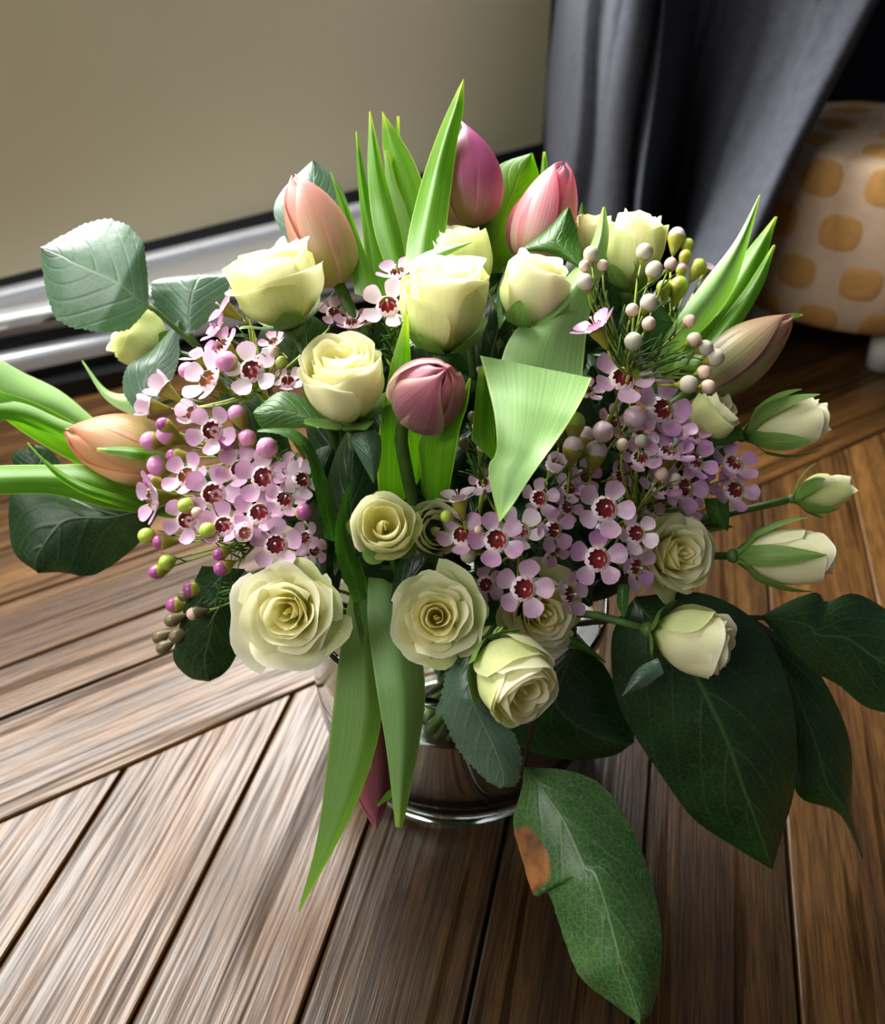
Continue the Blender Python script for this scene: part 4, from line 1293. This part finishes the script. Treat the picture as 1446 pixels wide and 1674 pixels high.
sprig('waxflower sprig at left with dark red centres, beside the apricot tulip tip', (430, 740),
      [(347, 704, 76, {'ax': (-0.1, 0.0, 1), 't': 0.2}), (306, 779, 72, {'ax': (-0.2, 0.35, 0.8), 'y': 1}), (349, 808, 84, {'ax': (-0.05, 0.1, 1), 't': 0.12}), (392, 768, 70, {'ax': (-0.1, 0.3, 0.85), 'dd': 0.008}),
       (431, 781, 82, {'ax': (0.0, 0.12, 1), 't': 0.12}), (492, 785, 62, {'ax': (0.5, 0.15, 0.8), 'c': 'w'}), (424, 840, 78, {'ax': (0.05, 0.45, 0.85)}), (464, 818, 66, {'ax': (0.3, 0.4, 0.8), 'dd': 0.006}),
       (472, 770, 54, {'dd': 0.01}), (400, 745, 46, {'dd': 0.02})],
      [(246, 721, 32, 'p', {'ax': (-0.85, 0, 0.5)}), (273, 711, 34, 'p', {'ax': (-0.6, 0.3, 0.7)}), (267, 694, 24, 'u', {'ax': (-0.7, 0.4, 0.5)}), (259, 761, 36, 'p', {'ax': (-0.7, 0.1, 0.7)}), (436, 732, 35, 'p', {'ax': (0, 0.1, 1)}),
       (371, 722, 30, 'u', {'ax': (-0.3, 0.2, 0.9)}), (387, 677, 30, 'p', {'ax': (-0.3, 0.75, 0.5)}), (404, 716, 30, 'p', {'ax': (0.1, 0.3, 0.9), 'dd': 0.006}), (285, 745, 26, 'u'), (497, 837, 28, 'u', {'ax': (0.5, 0.1, 0.8)}), (498, 770, 20, 'u')],
      seed=2, needles=70, dd=-0.008)
sprig('lower left waxflower sprig with lime green buds, above the wide open cream rose', (420, 880),
      [(252, 815, 82, {'ax': (-0.72, -0.1, 0.55), 'c': 'p', 't': 0.3}), (306, 850, 70, {'ax': (-0.15, 0.0, 1)}), (366, 860, 72, {'ax': (-0.1, 0.35, 0.9)}), (401, 872, 54, {'ax': (0.0, 0.15, 1), 'c': 'w', 't': 1.1, 'y': 1, 'dd': -0.012}),
       (451, 891, 78, {'ax': (0.1, 0.15, 1)}), (500, 880, 52, {'dd': 0.03}), (515, 900, 46, {'dd': 0.035})],
      [(304, 827, 27, 'g', {'ax': (-0.3, 0.1, 0.95), 'k': 's', 'dd': -0.012}), (322, 838, 19, 'b', {'dd': -0.01}), (339, 867, 27, 'g', {'ax': (0, -0.3, 0.95), 'k': 's', 'dd': -0.014}), (240, 876, 28, 'g', {'k': 's'}), (263, 886, 26, 'u', {'ax': (-0.8, 0, 0.3)}),
       (273, 919, 27, 'g', {'k': 's', 'ax': (-0.5, -0.2, 0.7)}), (256, 935, 25, 'u', {'ax': (-0.8, -0.3, 0.3)}), (362, 929, 26, 'u', {'ax': (-0.5, -0.3, 0.7)}), (358, 906, 22, 'u'), (248, 788, 28, 'u', {'dd': 0.012})],
      seed=3, needles=80, dd=-0.008)
sprig('drooping waxflower sprig with dusky closed buds at lower left, over the floor', (420, 960), [],
      [(312, 963, 26, 'u', {'ax': (-0.9, 0.0, 0.3)}), (300, 974, 19, 'd'), (285, 989, 27, 'u', {'ax': (-0.9, 0.0, 0.3)}), (316, 1003, 22, 'b', {'ax': (-0.85, -0.2, 0.3), 'k': 'd'}), (280, 1014, 23, 'd'), (260, 1042, 22, 'd'), (288, 1040, 23, 'd'), (266, 1059, 22, 'd')],
      seed=4, needles=46, nd=0.02, dd=0.01)
sprig('waxflower sprig at lower centre with bright red centres, under the folded pale leaf', (850, 900),
      [(750, 817, 68, {'ax': (-0.2, 0.95, 0.2), 'c': 'w'}), (755, 876, 72, {'ax': (-0.15, 0.45, 0.85)}), (811, 883, 82, {'ax': (0.0, 0.25, 0.95), 't': 0.12, 'c': 'm', 'dd': -0.01}), (848, 868, 76, {'ax': (0.2, 0.5, 0.8), 'dd': 0.006, 'c': 'w'}),
       (903, 866, 66, {'ax': (0.4, -0.1, 0.85)}), (855, 962, 84, {'ax': (0.05, 0.0, 1), 't': 0.15, 'dd': -0.012}), (927, 972, 72, {'ax': (0.65, 0.1, 0.65), 'dd': -0.004}), (793, 955, 58, {'dd': 0.03}), (905, 900, 52, {'ax': (0.4, -0.6, 0.6), 'dd': 0.012}),
       (790, 790, 46, {'dd': 0.025}), (880, 815, 60, {'dd': 0.02}), (925, 830, 50, {'dd': 0.025})],
      [(730, 844, 21, 'g', {'k': 's'}), (782, 866, 15, 'b', {'dd': -0.012}), (765, 908, 26, 'w', {'dd': 0.012})],
      seed=5, needles=50)
sprig('cluster of pale cup-shaped waxflower buds beside the folded pale leaf', (925, 830),
      [(905, 762, 58, {'ax': (0.2, 0.55, 0.75), 'c': 'w', 't': 1.2, 'y': 1}), (954, 779, 54, {'dd': 0.02}), (960, 640, 50, {'dd': 0.035}), (930, 800, 50, {'dd': 0.02})],
      [(939, 690, 34, 'g', {'ax': (0.0, 0.8, 0.4)}), (936, 730, 34, 'l', {'ax': (0.05, 0.85, 0.4)}), (974, 738, 36, 'l', {'ax': (0.1, 0.8, 0.5)}), (985, 706, 36, 'l', {'ax': (-0.3, 0.0, 0.9)}), (1037, 682, 38, 'l', {'ax': (-0.2, -0.2, 0.9)}), (957, 712, 30, 'l', {'dd': 0.02}), (915, 705, 26, 'd', {'dd': 0.015})],
      seed=6, needles=36)
sprig('large mauve waxflower sprig on the right side of the bouquet', (1040, 840),
      [(1017, 620, 88, {'ax': (0.0, 0.42, 0.9), 't': 0.1, 'dd': -0.006}), (1080, 670, 86, {'ax': (0.25, 0.1, 0.95), 't': 0.15, 'c': 'm'}), (1060, 615, 46, {'dd': 0.02}), (1100, 700, 66, {'ax': (0.2, 0.5, 0.8), 'c': 'm', 'dd': 0.006}), (1130, 716, 64, {'ax': (0.3, 0.7, 0.6), 'c': 'm', 'dd': 0.004}),
       (1092, 742, 76, {'ax': (0.1, 0.8, 0.55), 'c': 'm'}), (1134, 754, 70, {'ax': (0.35, 0.3, 0.85), 'c': 'm'}), (1046, 750, 62, {'ax': (0.0, 0.5, 0.85)}), (1197, 760, 72, {'ax': (0.2, 0.55, 0.8), 'c': 'm'}), (1199, 802, 70, {'ax': (0.15, 0.25, 0.95), 'c': 'm'}),
       (1115, 797, 76, {'ax': (0.4, 0.0, 0.9), 'c': 'm'}), (1078, 798, 62, {'ax': (0.1, 0.6, 0.7), 'dd': 0.004}), (988, 832, 86, {'ax': (0.0, 0.2, 1), 't': 0.12}), (1038, 872, 66, {'ax': (0.1, 0.1, 1), 't': 0.4, 'c': 'w', 'dd': -0.008}), (976, 914, 84, {'ax': (0.0, 0.1, 1), 'c': 'm', 't': 0.12, 'dd': -0.004}),
       (1036, 926, 70, {'ax': (0.55, -0.1, 0.8), 'c': 'm'}), (1000, 690, 52, {'dd': 0.025}), (1150, 790, 52, {'ax': (0.5, 0.4, 0.6), 'c': 'm', 'dd': 0.008}), (1010, 780, 50, {'dd': 0.025}), (1060, 830, 50, {'dd': 0.022}), (1125, 830, 46, {'dd': 0.02, 'c': 'm'}), (1045, 715, 60, {'dd': 0.012, 'c': 'w'})],
      [(1017, 727, 21, 'b', {'ax': (0.0, 0.85, 0.4), 'dd': -0.01}), (1048, 721, 22, 'w', {'ax': (0.1, 0.9, 0.4), 'dd': -0.01}), (1081, 775, 22, 'b', {'ax': (0.4, 0.7, 0.4), 'dd': -0.012}), (1103, 783, 20, 'w', {'ax': (0.7, 0.5, 0.4), 'dd': -0.012})],
      seed=7, needles=70)
sprig('waxflower sprig at upper right with speckled pale berry-like buds', (1030, 610),
      [(974, 536, 78, {'ax': (-0.5, 0.82, 0.25), 'c': 'm'})],
      [(966, 416, 26, 'w'), (955, 435, 19, 'b'), (985, 434, 19, 'b'), (956, 461, 27, 'w'), (1053, 412, 28, 'w'), (1069, 441, 29, 'w'), (1096, 432, 22, 'b'), (1060, 495, 29, 'w'), (1033, 507, 22, 'b'), (1060, 529, 23, 'b'), (1035, 558, 30, 'w'),
       (1126, 525, 22, 'b'), (1134, 555, 24, 'b'), (1152, 569, 26, 'w'), (1168, 585, 30, 'w'), (1150, 608, 23, 'b'), (1125, 628, 30, 'w'), (1157, 632, 24, 'b')],
      seed=8, needles=90, nd=0.02, dd=-0.03)
sprig('waxflower sprig half hidden at upper right, between rose bud and upright leaves', (1100, 540), [(1155, 440, 40, {'dd': 0.02, 'ax': (0.4, 0.8, 0.2)}), (1085, 560, 44, {'dd': 0.02})],
      [(1106, 386, 28, 'l'), (1124, 400, 20, 'g'), (1120, 418, 20, 'g'), (1141, 436, 26, 'g'), (1110, 467, 30, 'g'), (1085, 470, 24, 'g'), (1114, 440, 18, 'p')], seed=9, needles=20, dd=0.025, nd=0.01)
sprig('small waxflower sprig at upper centre, left of the cup-shaped rose', (640, 600),
      [(634, 501, 78, {'ax': (-0.05, 0.3, 0.95), 't': 0.12, 'c': 'w', 'dd': -0.004}), (650, 448, 66, {'ax': (-0.2, 0.7, 0.6), 'dd': 0.006}), (600, 525, 46, {'dd': 0.03})], [(665, 470, 16, 'g')], seed=10, needles=50)
sprig('tiny waxflower buds in the dark gap right of the plum tulip', (790, 790), [], [(780, 698, 18, 'b'), (804, 706, 17, 'd'), (757, 723, 18, 'd'), (788, 731, 18, 'b'), (772, 680, 16, 'd')], seed=12, needles=24, dd=0.015, nd=0.01)
